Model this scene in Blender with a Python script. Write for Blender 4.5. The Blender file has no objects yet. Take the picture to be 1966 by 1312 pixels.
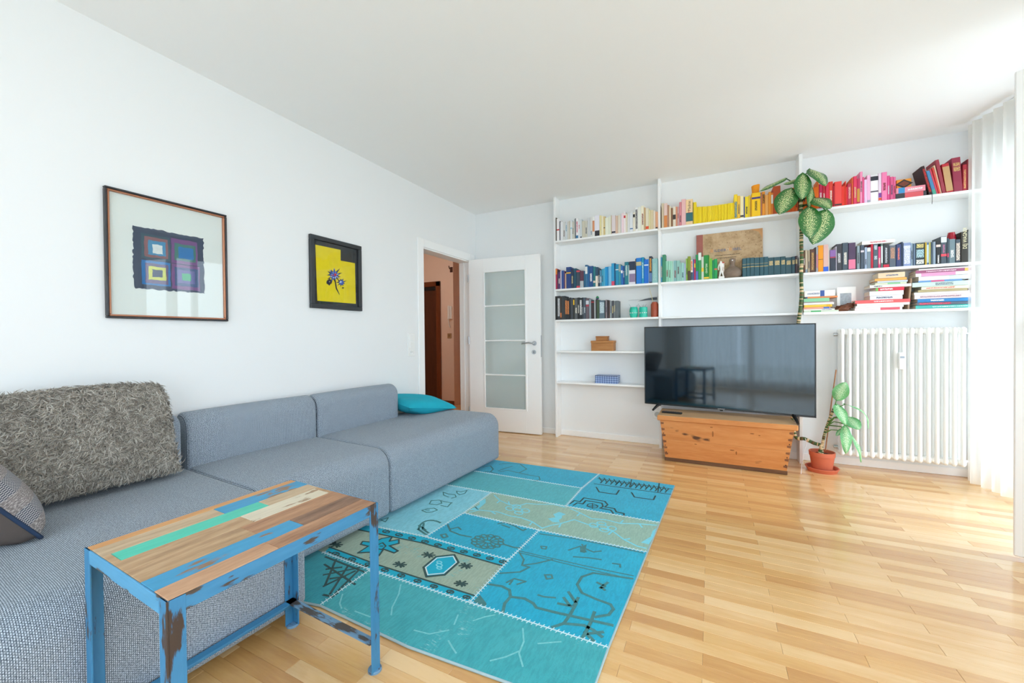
import bpy, math, random
from mathutils import Vector, Matrix
R = math.radians
random.seed(7)
SC = bpy.context.scene
COL = SC.collection

# ------------------------------------------------------------------ camera
W_, H_ = 1966, 1312
FPX, YAW, PITCH, ROLL = 766.693, 0.462337, -0.0103067, -0.0099439
CAM = Vector((2.58997, -4.21397, 1.08832))
_fw = Vector((-math.sin(YAW) * math.cos(PITCH), math.cos(YAW) * math.cos(PITCH), math.sin(PITCH)))
_rt0 = Vector((math.cos(YAW), math.sin(YAW), 0)); _up0 = _rt0.cross(_fw)
_rt = _rt0 * math.cos(ROLL) + _up0 * math.sin(ROLL)
_up = _up0 * math.cos(ROLL) - _rt0 * math.sin(ROLL)
cd = bpy.data.cameras.new('camera'); cd.sensor_width = 36; cd.lens = FPX / W_ * 36; cd.clip_start = 0.02
cam = bpy.data.objects.new('camera', cd); COL.objects.link(cam)
cam.matrix_world = Matrix(((_rt.x, _up.x, -_fw.x, CAM.x), (_rt.y, _up.y, -_fw.y, CAM.y), (_rt.z, _up.z, -_fw.z, CAM.z), (0, 0, 0, 1)))
SC.camera = cam
# ------------------------------------------------------------------ sky, exposure
vs = SC.view_settings
vs.view_transform = 'Standard'; vs.look = 'None'; vs.gamma = 1; vs.use_curve_mapping = False
vs.exposure = 0.6
wd = bpy.data.worlds.new('overcast_sky'); SC.world = wd; wd.use_nodes = True
bg = wd.node_tree.nodes['Background']; bg.inputs[0].default_value = (0.80, 0.893, 1.0, 1); bg.inputs[1].default_value = 4.2
SC.cycles.max_bounces = 14; SC.cycles.diffuse_bounces = 10; SC.cycles.glossy_bounces = 5
SC.cycles.transparent_max_bounces = 16; SC.cycles.transmission_bounces = 8
SC.cycles.sample_clamp_indirect = 6.0; SC.cycles.caustics_reflective = False; SC.cycles.caustics_refractive = False
XR, YB, YN, HC = 4.46, 0.0, -5.7, 2.6       # right wall, back wall, near wall, ceiling
def portal(name, loc, rot, sx, sy):         # marks a window opening for the sky light's sampling, gives no light itself
    l = bpy.data.lights.new(name, 'AREA'); l.shape = 'RECTANGLE'; l.size = sx; l.size_y = sy; l.cycles.is_portal = True
    o = bpy.data.objects.new(name, l); o.location = loc; o.rotation_euler = rot; COL.objects.link(o)
portal('window_daylight', (XR + .13, -.885, 1.2), (0, R(90), 0), 2.36, 1.47)
portal('window_daylight', (XR + .13, -3.75, 1.55), (0, R(90), 0), 1.5, 3.1)  # opening of the added side window
portal('window_daylight', (2.3, YN - .13, 1.25), (R(90), 0, 0), 3.7, 2.3)

# photo pixel -> point on a known plane
def _ray(x, y): return _fw * FPX + _rt * (x - W_ / 2) + _up * (H_ / 2 - y)
def F(x, y, z=0.0): d = _ray(x, y); return CAM + d * ((z - CAM.z) / d.z)
def L(x, y, X=0.0): d = _ray(x, y); return CAM + d * ((X - CAM.x) / d.x)
def B(x, y, Y=0.0): d = _ray(x, y); return CAM + d * ((Y - CAM.y) / d.y)
def project(P):
    d = Vector(P) - CAM; z = d.dot(_fw)
    return (W_ / 2 + FPX * d.dot(_rt) / z, H_ / 2 - FPX * d.dot(_up) / z, z)

# ------------------------------------------------------------------ materials
def lin(h):
    if not isinstance(h, str): return (*h, 1) if len(h) == 3 else h
    h = h.lstrip('#'); c = [int(h[i:i + 2], 16) / 255 for i in (0, 2, 4)]
    return (*[x / 12.92 if x <= .04045 else ((x + .055) / 1.055) ** 2.4 for x in c], 1)
class NT:
    def __init__(s, m): s.t = m.node_tree; s.n = s.t.nodes
    def new(s, kind, **kw):
        n = s.n.new(kind)
        for k, v in kw.items():
            if hasattr(n, k): setattr(n, k, v)
            else: n.inputs[k.replace('_', ' ')].default_value = v
        return n
    def ln(s, a, b): s.t.links.new(a, b)
    def mix(s, fac, a, b, mode='MIX'):
        n = s.n.new('ShaderNodeMix'); n.data_type = 'RGBA'; n.blend_type = mode
        for i, v in ((0, fac), (6, a), (7, b)):
            if isinstance(v, bpy.types.NodeSocket): s.ln(v, n.inputs[i])
            else: n.inputs[i].default_value = v if i == 0 else lin(v)
        return n.outputs[2]
    def math(s, op, a, b=0.0, c=0.0):
        n = s.n.new('ShaderNodeMath'); n.operation = op
        for i, v in enumerate((a, b, c)):
            if isinstance(v, bpy.types.NodeSocket): s.ln(v, n.inputs[i])
            else: n.inputs[i].default_value = v
        return n.outputs[0]
    def ramp(s, fac, stops, interp='LINEAR'):
        n = s.n.new('ShaderNodeValToRGB'); s.ln(fac, n.inputs[0]); r = n.color_ramp; r.interpolation = interp
        while len(r.elements) < len(stops): r.elements.new(.5)
        for e, (p, c) in zip(r.elements, stops): e.position = p; e.color = lin(c)
        return n.outputs[0]
    def coords(s, which='Object', scale=(1, 1, 1), rot=(0, 0, 0)):
        t = s.n.new('ShaderNodeTexCoord'); m = s.n.new('ShaderNodeMapping')
        m.inputs['Scale'].default_value = scale; m.inputs['Rotation'].default_value = rot
        s.ln(t.outputs[which], m.inputs[0]); return m.outputs[0]
    def noise(s, vec, scale, detail=4, rough=.55):
        n = s.n.new('ShaderNodeTexNoise'); s.ln(vec, n.inputs['Vector'])
        n.inputs['Scale'].default_value = scale; n.inputs['Detail'].default_value = detail; n.inputs['Roughness'].default_value = rough
        return n.outputs[0]
    def bump(s, h, strength, dist=.002):
        n = s.n.new('ShaderNodeBump'); n.inputs['Strength'].default_value = strength; n.inputs['Distance'].default_value = dist
        s.ln(h, n.inputs['Height']); return n.outputs[0]
def newmat(name):
    m = bpy.data.materials.new(name); m.use_nodes = True
    return m, NT(m), m.node_tree.nodes['Principled BSDF']
_mc = {}
def M(col, rough=.55, metal=0.0, var=0.0, vs=30, stretch=(1, 1, 1), bump=0.0, bs=200, spec=.5, name=None):
    key = (str(col), rough, metal, var, vs, stretch, bump, bs, spec)
    if key in _mc: return _mc[key]
    m, t, p = newmat(name or 'paint_' + str(col).strip('#'))
    p.inputs['Base Color'].default_value = lin(col); p.inputs['Roughness'].default_value = rough
    p.inputs['Metallic'].default_value = metal; p.inputs['Specular IOR Level'].default_value = spec
    if var:
        n = t.noise(t.coords('Object', stretch), vs); c = lin(col)
        t.ln(t.mix(n, tuple(min(1, x * (1 - var)) for x in c[:3]), tuple(min(1, x * (1 + var)) for x in c[:3])), p.inputs['Base Color'])
    if bump: t.ln(t.bump(t.noise(t.coords('Object'), bs, 2), bump), p.inputs['Normal'])
    _mc[key] = m; return m
def wood(name, a, b, c, axis=0, scale=1.0, rough=.45, perobj=.25, knots=False):
    m, t, p = newmat(name)
    st = [9, 9, 9]; st[axis] = 1.0
    v = t.coords('Object', tuple(x * scale for x in st))
    oi = t.n.new('ShaderNodeObjectInfo'); ge = t.n.new('ShaderNodeNewGeometry')
    rnd = t.math('FRACT', t.math('ADD', oi.outputs['Random'], ge.outputs['Random Per Island']))
    va = t.n.new('ShaderNodeVectorMath'); va.operation = 'ADD'; t.ln(v, va.inputs[0])
    cx = t.n.new('ShaderNodeCombineXYZ'); t.ln(t.math('MULTIPLY', rnd, 37.0), cx.inputs[0]); t.ln(t.math('MULTIPLY', rnd, 91.0), cx.inputs[1]); t.ln(cx.outputs[0], va.inputs[1])
    n1 = t.noise(va.outputs[0], 2.2, 6, .6); n2 = t.noise(va.outputs[0], 14, 3, .6)
    f = t.math('ADD', t.math('MULTIPLY', n1, .75), t.math('MULTIPLY', n2, .3))
    f = t.math('ADD', f, t.math('MULTIPLY', t.math('SUBTRACT', rnd, .5), perobj))
    col = t.ramp(f, [(.22, a), (.5, b), (.82, c)])
    if knots:
        k = t.noise(t.coords('Object', (3, 3, 7)), 1.6, 2); col = t.mix(t.ramp(k, [(.68, (0, 0, 0)), (.74, (1, 1, 1))]), col, '#5a3418')
    t.ln(col, p.inputs['Base Color']); p.inputs['Roughness'].default_value = rough
    t.ln(t.bump(n2, .12, .001), p.inputs['Normal'])
    return m

# ------------------------------------------------------------------ mesh building
class MB:
    def __init__(s): s.v = []; s.f = []; s.uv = {}; s.mi = {}; s.cur = 0
    def face(s, idx, uv=None):
        if s.cur: s.mi[len(s.f)] = s.cur
        if uv: s.uv[len(s.f)] = uv
        s.f.append(tuple(idx))
    def box(s, x0, x1, y0, y1, z0, z1, b=0.0):
        if x0 > x1: x0, x1 = x1, x0
        if y0 > y1: y0, y1 = y1, y0
        if z0 > z1: z0, z1 = z1, z0
        if b > 0:
            b = min(b, (x1 - x0) * .45, (y1 - y0) * .45, (z1 - z0) * .45); k = len(s.v)
            for sz, z, zi in ((0, z0, z0 + b), (1, z1, z1 - b)):
                for (cx, dx) in ((x0, b), (x1, -b)):
                    for (cy, dy) in ((y0, b), (y1, -b)):
                        s.v += [(cx, cy + dy, zi), (cx + dx, cy, zi), (cx + dx, cy + dy, z)]
            I = lambda sz, ix, iy, a: k + ((sz * 2 + ix) * 2 + iy) * 3 + a
            q = s.face
            q((I(0,0,0,2), I(0,0,1,2), I(0,1,1,2), I(0,1,0,2))); q((I(1,0,0,2), I(1,1,0,2), I(1,1,1,2), I(1,0,1,2)))
            q((I(0,0,0,0), I(1,0,0,0), I(1,0,1,0), I(0,0,1,0))); q((I(0,1,0,0), I(0,1,1,0), I(1,1,1,0), I(1,1,0,0)))
            q((I(0,0,0,1), I(0,1,0,1), I(1,1,0,1), I(1,0,0,1))); q((I(0,0,1,1), I(1,0,1,1), I(1,1,1,1), I(0,1,1,1)))
            for ix in (0, 1):
                for iy in (0, 1):
                    fl = ix ^ iy
                    a = (I(0,ix,iy,0), I(0,ix,iy,1), I(1,ix,iy,1), I(1,ix,iy,0)); q(a if not fl else a[::-1])
                    for sz in (0, 1):
                        a = (I(sz,ix,iy,0), I(sz,ix,iy,1), I(sz,ix,iy,2)); q(a if not (fl ^ sz ^ 1) else a[::-1])
            for sz in (0, 1):
                for iy in (0, 1):
                    a = (I(sz,0,iy,1), I(sz,0,iy,2), I(sz,1,iy,2), I(sz,1,iy,1)); q(a if not (sz ^ iy) else a[::-1])
                for ix in (0, 1):
                    a = (I(sz,ix,0,0), I(sz,ix,1,0), I(sz,ix,1,2), I(sz,ix,0,2)); q(a if not (sz ^ ix) else a[::-1])
            return s
        k = len(s.v)
        s.v += [(x0, y0, z0), (x1, y0, z0), (x1, y1, z0), (x0, y1, z0), (x0, y0, z1), (x1, y0, z1), (x1, y1, z1), (x0, y1, z1)]
        for f in ((3, 2, 1, 0), (4, 5, 6, 7), (0, 1, 5, 4), (1, 2, 6, 5), (2, 3, 7, 6), (3, 0, 4, 7)): s.face([k + i for i in f])
        return s
    def prism(s, pts, h, origin=(0, 0, 0), ex=(1, 0, 0), ey=(0, 1, 0), en=None):
        """polygon in plane (ex,ey) at origin, thickened h along en"""
        O, ex, ey = Vector(origin), Vector(ex), Vector(ey); en = Vector(en) if en else ex.cross(ey)
        a = sum(pts[i][0] * pts[(i + 1) % len(pts)][1] - pts[(i + 1) % len(pts)][0] * pts[i][1] for i in range(len(pts)))
        if (a < 0) != (ex.cross(ey).dot(en) < 0): pts = pts[::-1]
        k = len(s.v); n = len(pts)
        for t in (0, h):
            for p in pts: s.v.append(tuple(O + ex * p[0] + ey * p[1] + en * t))
        s.face([k + i for i in range(n)][::-1]); s.face([k + n + i for i in range(n)])
        for i in range(n): j = (i + 1) % n; s.face((k + i, k + j, k + n + j, k + n + i))
        return s
    def tube(s, path, rad, n=8, caps=True):
        path = [Vector(p) for p in path]; rads = rad if isinstance(rad, (list, tuple)) else [rad] * len(path)
        k = len(s.v); prev = None
        for i, p in enumerate(path):
            d = (path[min(i + 1, len(path) - 1)] - path[max(i - 1, 0)]).normalized()
            if prev is None: u = d.orthogonal().normalized()
            else: u = (prev - d * prev.dot(d)).normalized()
            prev = u; w = d.cross(u)
            for j in range(n): a = 2 * math.pi * j / n; s.v.append(tuple(p + (u * math.cos(a) + w * math.sin(a)) * rads[i]))
        for i in range(len(path) - 1):
            for j in range(n):
                j2 = (j + 1) % n; s.face((k + i * n + j, k + i * n + j2, k + (i + 1) * n + j2, k + (i + 1) * n + j))
        if caps: s.face([k + j for j in range(n)][::-1]); s.face([k + (len(path) - 1) * n + j for j in range(n)])
        return s
    def lathe(s, prof, c=(0, 0, 0), n=24):
        k = len(s.v); m = len(prof)
        for r, z in prof:
            for j in range(n): a = 2 * math.pi * j / n; s.v.append((c[0] + r * math.cos(a), c[1] + r * math.sin(a), c[2] + z))
        for i in range(m - 1):
            for j in range(n): j2 = (j + 1) % n; s.face((k + i * n + j, k + i * n + j2, k + (i + 1) * n + j2, k + (i + 1) * n + j))
        if prof[0][0] > 1e-6: s.face([k + j for j in range(n)][::-1])
        if prof[-1][0] > 1e-6: s.face([k + (m - 1) * n + j for j in range(n)])
        return s
    def grid(s, fn, nu, nv, closed_u=False):
        k = len(s.v)
        for i in range(nu + 1):
            for j in range(nv + 1): s.v.append(tuple(fn(i / nu, j / nv)))
        for i in range(nu):
            for j in range(nv):
                a = k + i * (nv + 1) + j
                s.face((a, a + nv + 1, a + nv + 2, a + 1), ((i / nu, j / nv), ((i + 1) / nu, j / nv), ((i + 1) / nu, (j + 1) / nv), (i / nu, (j + 1) / nv)))
        return s
    def mesh(s, name, mats, smooth=False):
        me = bpy.data.meshes.new(name); me.from_pydata(s.v, [], s.f)
        if s.uv:
            ul = me.uv_layers.new(name='UVMap')
            for pi, uv in s.uv.items():
                for li, c in zip(me.polygons[pi].loop_indices, uv): ul.data[li].uv = c
        for m in (mats if isinstance(mats, (list, tuple)) else [mats]): me.materials.append(m)
        for pi, mi in s.mi.items(): me.polygons[pi].material_index = mi
        if smooth: me.shade_smooth()
        me.update(); return me
    def build(s, name, mats, parent=None, smooth=False):
        o = bpy.data.objects.new(name, s.mesh(name, mats, smooth)); COL.objects.link(o)
        if parent is not None: o.parent = parent
        if smooth == 'auto':
            try: o.data.set_sharp_from_angle(angle=R(38))
            except Exception: pass
        return o
def fixn(o):
    import bmesh
    b = bmesh.new(); b.from_mesh(o.data); bmesh.ops.recalc_face_normals(b, faces=b.faces); b.to_mesh(o.data); b.free(); return o
def tag(o, label=None, cat=None, group=None, kind=None):
    for k, v in (('label', label), ('category', cat), ('group', group), ('kind', kind)):
        if v: o[k] = v
    return o
def thing(name, label, cat, loc=(0, 0, 0), rz=0.0, group=None):
    o = bpy.data.objects.new(name, None); COL.objects.link(o); o.location = loc; o.rotation_euler = (0, 0, rz); o.empty_display_size = .05
    return tag(o, label, cat, group)
def at(o, root):                 # part whose mesh is in world coordinates, under an unrotated root
    o.parent = root; o.matrix_parent_inverse = Matrix.Translation(-Vector(root.location)); return o
def struct(o): o['kind'] = 'structure'; return o
def text_obj(body, size, mat, name, parent, mtx, depth=.0006, align='CENTER', xs=1.0):
    c = bpy.data.curves.new(name, 'FONT'); c.body = body; c.size = size; c.extrude = depth; c.align_x = align; c.align_y = 'CENTER'; c.resolution_u = 2
    tmp = bpy.data.objects.new(name, c); COL.objects.link(tmp)
    me = bpy.data.meshes.new_from_object(tmp); bpy.data.objects.remove(tmp); bpy.data.curves.remove(c)
    if xs != 1: me.transform(Matrix.Diagonal((xs, 1, 1, 1)))
    me.transform(mtx); me.materials.clear(); me.materials.append(mat)
    o = bpy.data.objects.new(name, me); COL.objects.link(o); o.parent = parent; return o

WALL = M('#e8eaeb', .85, bump=.05, bs=300, name='white_wall_paint')
CEIL = M('#f4f5f5', .9, name='white_ceiling_paint')
WHITE = M('#f1f2f2', .4, name='white_lacquer')
WHITEP = M('#ecedec', .45, name='white_plastic')
STEEL = M('#b8bcc0', .3, 1.0, name='brushed_steel')
BLACK = M('#101214', .4, name='black_plastic')
def glassmat(name, tint, gloss=.06, rough=.0, trans=1.0):
    m, t, p = newmat(name); t.n.remove(p); out = t.n['Material Output']
    tr = t.new('ShaderNodeBsdfTransparent'); tr.inputs[0].default_value = lin(tint)
    gl = t.new('ShaderNodeBsdfGlossy'); gl.inputs['Roughness'].default_value = rough
    lw = t.new('ShaderNodeLayerWeight'); lw.inputs[0].default_value = .5
    mx = t.new('ShaderNodeMixShader'); t.ln(t.math('ADD', t.math('MULTIPLY', t.math('POWER', lw.outputs['Facing'], 4.0), .5), gloss * .5), mx.inputs[0]); t.ln(tr.outputs[0], mx.inputs[1]); t.ln(gl.outputs[0], mx.inputs[2])
    t.ln(mx.outputs[0], out.inputs[0]); return m
GLASS = glassmat('window_glass', '#fafcfc')
# ================================================================== the room
D0, D1, DZ = -1.009, -0.133, 2.005            # doorway in the left wall
m = MB().box(-.13, 0, YN, D0, 0, HC).box(-.13, 0, D1, .13, 0, HC).box(-.13, 0, D0, D1, DZ, HC); struct(m.build('wall_left', WALL))
struct(MB().box(0, XR + .26, 0, .13, 0, HC).build('wall_back', WALL))
W1 = (-1.62, -.15, 0.02, 2.38); W2 = (-5.3, -2.2, .8, 2.3); W3 = (.45, 4.15, .1, 2.4)
m = MB().box(XR, XR + .26, YN - .26, W2[0], 0, HC).box(XR, XR + .26, W2[1], W1[0], 0, HC).box(XR, XR + .26, W1[1], 0, 0, HC)
m.box(XR, XR + .26, W1[0], W1[1], W1[3], HC).box(XR, XR + .26, W2[0], W2[1], 0, W2[2]).box(XR, XR + .26, W2[0], W2[1], W2[3], HC).box(XR, XR + .26, W1[0], W1[1], -.02, W1[2])
struct(m.build('wall_right', WALL))
m = MB().box(-.13, W3[0], YN - .26, YN, 0, HC).box(W3[1], XR, YN - .26, YN, 0, HC).box(W3[0], W3[1], YN - .26, YN, 0, W3[2]).box(W3[0], W3[1], YN - .26, YN, W3[3], HC)
struct(m.build('wall_near', WALL))
struct(MB().box(-.13, XR + .26, YN - .26, .13, HC, HC + .1).build('ceiling', CEIL))
struct(MB().box(-40, 60, -60, 40, -3.3, -3.2).build('ground_outside', M('#d6d8d2', .9, var=.1, vs=.4)))
struct(MB().box(XR + .26, XR + 1.7, -5.6, .4, -.12, -.03).build('balcony_slab', M('#e2e3e0', .8, var=.05)))
# ---- oak strip floor: every strip is a piece
floor = struct(MB().box(0, XR, YN, 0, -.06, -.008).build('floor', M('#6b4a28', .8)))
OAK = wood('oak_parquet', '#c79256', '#d9a96a', '#e7c18c', 0, .8, .38, .6)
_p = OAK.node_tree.nodes['Principled BSDF']; _p.inputs['Specular IOR Level'].default_value = .5; _p.inputs['Coat Weight'].default_value = 1.0; _p.inputs['Coat Roughness'].default_value = .13
PW, PL = .0565, .49
RUGQ = [(.8, -1.13), (2.342, -1.114), (2.262, -3.03), (1.0, -3.15)]
def hidden(x, y):
    if x < .86 and -3.2 < y < -1.16: return True
    if x < 1.12 and y < -3.2: return True
    return .9 < x < 2.26 and -3.03 < y < -1.16
def strip_mesh(ln, name='oak_strip'):
    return MB().box(.0003, ln - .0003, .0003, PW - .0003, -.008, 0, .0007)
_pm = {}; cand = []; r = 0; y = 0.0
while y > YN:
    y1 = y; y = max(y - PW, YN); x = 2.56 - (r % 2) * .245 - PL * 6; r += 1
    while x < XR:
        a, b = max(x, 0), min(x + PL, XR)
        if b - a > .02 and y1 - y > .05:
            cx, cy = (a + b) / 2, (y + y1) / 2; px, py, dz = project((cx, cy, 0))
            vis = dz > .3 and -60 < px < W_ + 60 and py < H_ + 40 and not hidden(cx, cy)
            cand.append((-(b - a) / dz ** 3 if vis else 0, a, b, y))
        x += PL
cand.sort(); rest = MB()
for i, (sc, a, b, y) in enumerate(cand):
    ln = round(b - a, 3)
    if i < 300 and sc < 0:
        if ln not in _pm: _pm[ln] = strip_mesh(ln).mesh('oak_strip', OAK)
        o = bpy.data.objects.new('oak_strip', _pm[ln]); COL.objects.link(o); o.parent = floor; o.location = (a, y, 0)
    else: rest.box(a + .0003, b - .0003, y + .0003, y + PW - .0003, -.008, 0, .0007)
tag(rest.build('oak_strips', OAK, floor), kind='stuff')
# ---- baseboards and door casing
struct(MB().box(0, XR, -.012, 0, 0, .062, .003).build('baseboard_back', WHITE))
struct(MB().box(0, .012, YN, -1.1, 0, .062, .003).build('baseboard_left', WHITE))
tr = MB()
for (a, b) in ((-1.099, D0), (D1, -.048)): tr.box(0, .014, a, b, 0, 2.09, .004)
tr.box(0, .014, D0, D1, DZ, 2.09, .004)
tr.box(-.145, 0, D0 - .001, D0 + .012, 0, DZ).box(-.145, 0, D1 - .012, D1 + .001, 0, DZ).box(-.145, 0, D0, D1, DZ - .012, DZ)
tr.box(-.09, -.075, D0 + .012, D0 + .024, 0, DZ - .012).box(-.09, -.075, D1 - .024, D1 - .012, 0, DZ - .012)
struct(tr.build('trim_1', WHITE))
# ---- the glazed room door, standing open against the back wall
d1 = thing('door_1', 'white door with four glass panes standing open beside the doorway', None, (.03, -.207, .008), R(4.58)); struct(d1)
LW, LZ, GX0, GX1, GZ0, GZ1 = .882, 1.998, .2, .711, .262, 1.843
lf = MB().box(0, GX0, 0, .04, 0, LZ, .002).box(GX1, LW, 0, .04, 0, LZ, .002).box(GX0, GX1, 0, .04, 0, GZ0, .002).box(GX0, GX1, 0, .04, GZ1, LZ, .002)
leaf = lf.build('door_leaf', WHITE, d1)
bd = MB()
for (a, b, c, e) in ((GX0 - .012, GX0 + .008, GZ0 - .012, GZ1 + .012), (GX1 - .008, GX1 + .012, GZ0 - .012, GZ1 + .012), (GX0, GX1, GZ0 - .012, GZ0 + .008), (GX0, GX1, GZ1 - .008, GZ1 + .012)):
    bd.box(a, b, -.006, .004, c, e, .002)
bd.build('glazing_bead', WHITE, d1)
def frosted(name, tint, opac):
    m, t, p = newmat(name); t.n.remove(p); out = t.n['Material Output']
    tr = t.new('ShaderNodeBsdfTransparent'); tr.inputs[0].default_value = lin(tint); tl = t.new('ShaderNodeBsdfTranslucent'); tl.inputs[0].default_value = lin('#f4faf9')
    df = t.new('ShaderNodeBsdfDiffuse'); df.inputs[0].default_value = lin('#eef5f4'); gl = t.new('ShaderNodeBsdfGlossy'); gl.inputs['Roughness'].default_value = .08
    a = t.new('ShaderNodeMixShader'); a.inputs[0].default_value = .55; t.ln(tl.outputs[0], a.inputs[1]); t.ln(df.outputs[0], a.inputs[2])
    b = t.new('ShaderNodeMixShader'); b.inputs[0].default_value = opac; t.ln(tr.outputs[0], b.inputs[1]); t.ln(a.outputs[0], b.inputs[2])
    c = t.new('ShaderNodeMixShader'); c.inputs[0].default_value = .07; t.ln(b.outputs[0], c.inputs[1]); t.ln(gl.outputs[0], c.inputs[2]); t.ln(c.outputs[0], out.inputs[0]); return m
FROST = frosted('frosted_door_glass', '#fafdfc', .28)
zb = [GZ0 + .005, .65, 1.045, 1.446, GZ1 - .005]
for i in range(4): MB().box(GX0, GX1, .017, .022, zb[i], zb[i + 1]).build('pane', FROST, d1)
for i in (1, 2, 3): MB().box(GX0, GX1, .006, .034, zb[i] - .008, zb[i] + .008, .002).build('glazing_bar', WHITE, d1)
hd = MB().lathe([(0, 0), (.026, 0), (.026, .008), (0, .008)], n=20)
hd.v = [(.812 + x, -z, 1.013 + y) for x, y, z in hd.v]
hd.tube([(.812, 0, 1.013), (.812, -.05, 1.013), (.80, -.057, 1.015), (.76, -.058, 1.021), (.70, -.056, 1.014), (.677, -.054, 1.008)], [.009, .009, .009, .0085, .008, .007], 10)
fixn(hd.build('door_handle', STEEL, d1, 'auto'))
kh = MB().lathe([(0, 0), (.024, 0), (.024, .007), (0, .007)], n=20); kh.v = [(.805 + x, -z, .915 + y) for x, y, z in kh.v]
kp = fixn(kh.build('lock_rosette', STEEL, d1)); MB().box(.802, .808, -.009, -.006, .904, .924).build('keyhole', BLACK, kp)
MB().box(LW, LW + .0015, .008, .032, .86, 1.1).build('lock_plate', STEEL, d1)
for z in (.22, 1.05, 1.78): MB().tube([(-.012, .004, z - .045), (-.012, .004, z + .045)], .008, 10).build('hinge', STEEL, d1)
# ---- hallway behind the doorway
PEACH = M('#e0c6b6', .85, name='peach_wall_paint')
struct(MB().box(-3.3, -1.1, 1.1, 1.2, 0, HC).build('wall_hall_far', PEACH))
struct(MB().box(-1.2, -1.1, 1.2, 1.9, 0, HC).build('wall_hall_return', PEACH))
struct(MB().box(-1.1, 0, 1.8, 1.9, 0, HC).build('wall_hall_end', PEACH))
struct(MB().box(-.13, 0, .13, 1.8, 0, HC).build('wall_hall_side', PEACH))
struct(MB().box(-3.4, -3.3, -2.6, 1.2, 0, HC).build('wall_hall_left', PEACH))
struct(MB().box(-3.4, -.13, -2.7, -2.6, 0, HC).build('wall_hall_near', PEACH))
struct(MB().box(-3.4, 0, -2.7, 1.9, HC, HC + .1).build('ceiling_hall', CEIL))
hf = struct(MB().box(-3.4, 0, -2.7, 1.9, -.06, -.008).build('floor_hall', M('#5a3a20', .7)))
hs = MB(); r = 0; y = 1.85
while y > -2.6:
    x = -3.3 - (r % 2) * .245; r += 1; y -= PW
    while x < -.002:
        a, b = max(x, -3.3), min(x + PL, -.001); x += PL
        if b - a > .01: hs.box(a + .0003, b - .0003, y + .0003, y + PW - .0003, -.008, 0, .0007)
tag(hs.build('oak_strips', OAK, hf), kind='stuff')
BROWNW = wood('brown_veneer', '#4a2008', '#6a3210', '#7e4018', 2, 1.0, .4, .1)
BROWND = wood('dark_brown_veneer', '#34180a', '#4a2410', '#5a2e16', 2, 1.0, .4, .1)
struct(MB().box(-1.337, -1.1, 1.086, 1.1, 0, .075, .003).build('baseboard_hall', BROWNW))
struct(MB().box(-1.1, -.13, 1.786, 1.8, 0, .075, .003).build('baseboard_hall_end', WHITE))
d3 = struct(thing('door_3', 'dark brown flat door in a brown frame down the hall', None, (-1.8, 1.1, 0)))
def P3(mb, n, mat): return at(mb.build(n, mat), d3)
P3(MB().box(-1.43, -1.345, 1.075, 1.1, 0, 2.016, .004).box(-2.4, -2.315, 1.075, 1.1, 0, 2.016, .004).box(-2.4, -1.345, 1.075, 1.1, 1.935, 2.016, .004), 'door_frame', BROWNW)
P3(MB().box(-2.315, -1.43, 1.088, 1.1, .008, 1.87, .002), 'door_leaf', BROWND)
P3(MB().box(-2.315, -1.43, 1.084, 1.1, 1.872, 1.934, .002), 'door_closer_strip', BLACK)
ph = thing('intercom_phone', 'white wall intercom handset with a looped cord in the hall', 'intercom', (-1.165, 1.1, 1.5))
at(MB().box(-1.205, -1.125, 1.075, 1.1, 1.39, 1.60, .008).build('wall_base', WHITEP), ph)
at(MB().box(-1.185, -1.150, 1.045, 1.074, 1.385, 1.605, .01).build('handset', WHITEP), ph)
at(MB().tube([(-1.18 + .035 * (1 - math.cos(t * math.pi * 2)) / 2 , 1.07, 1.385 - .13 * math.sin(t * math.pi)) for t in [i / 14 for i in range(15)]], .006, 6).build('cord', WHITEP), ph)
sw = thing('light_switch', 'brown square light switch below the intercom on the hall wall', 'switch', (-1.18, 1.1, 1.12))
at(MB().box(-1.22, -1.14, 1.088, 1.1, 1.085, 1.165, .004).build('switch_plate', M('#b08a62', .4)), sw)
at(MB().box(-1.20, -1.16, 1.08, 1.089, 1.105, 1.145, .003).build('rocker', M('#8a6a48', .4)), sw)
hk = thing('coat_hook', 'small dark wooden hook high on the peach hall wall', 'hook', (-1.13, 1.1, 2.18))
at(MB().box(-1.155, -1.105, 1.085, 1.1, 2.14, 2.225, .005).build('hook_plate', BROWND), hk)
at(MB().tube([(-1.13, 1.09, 2.2), (-1.13, 1.05, 2.19), (-1.13, 1.035, 2.21), (-1.13, 1.03, 2.235)], .008, 8).build('hook_arm', BROWND), hk)
lp = thing('added_hall_lamp', 'round white ceiling lamp added out of view to light the hall', 'lamp', (-1.2, -.2, HC))  # unseen lamp, added to brighten the hall
at(MB().lathe([(.07, 0), (.07, .03), (0, .03)], (-1.2, -.2, HC - .03)).build('added_lamp_base', WHITE), lp)
lm, t, p = newmat('added_lamp_glow'); p.inputs['Emission Color'].default_value = (1, .90, .78, 1); p.inputs['Emission Strength'].default_value = 26.0
at(MB().lathe([(0, -.15), (.06, -.145), (.11, -.12), (.14, -.08), (.14, -.045), (.11, -.03), (0, -.03)], (-1.2, -.2, HC)).build('added_lamp_shade', lm, None, True), lp)
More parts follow.
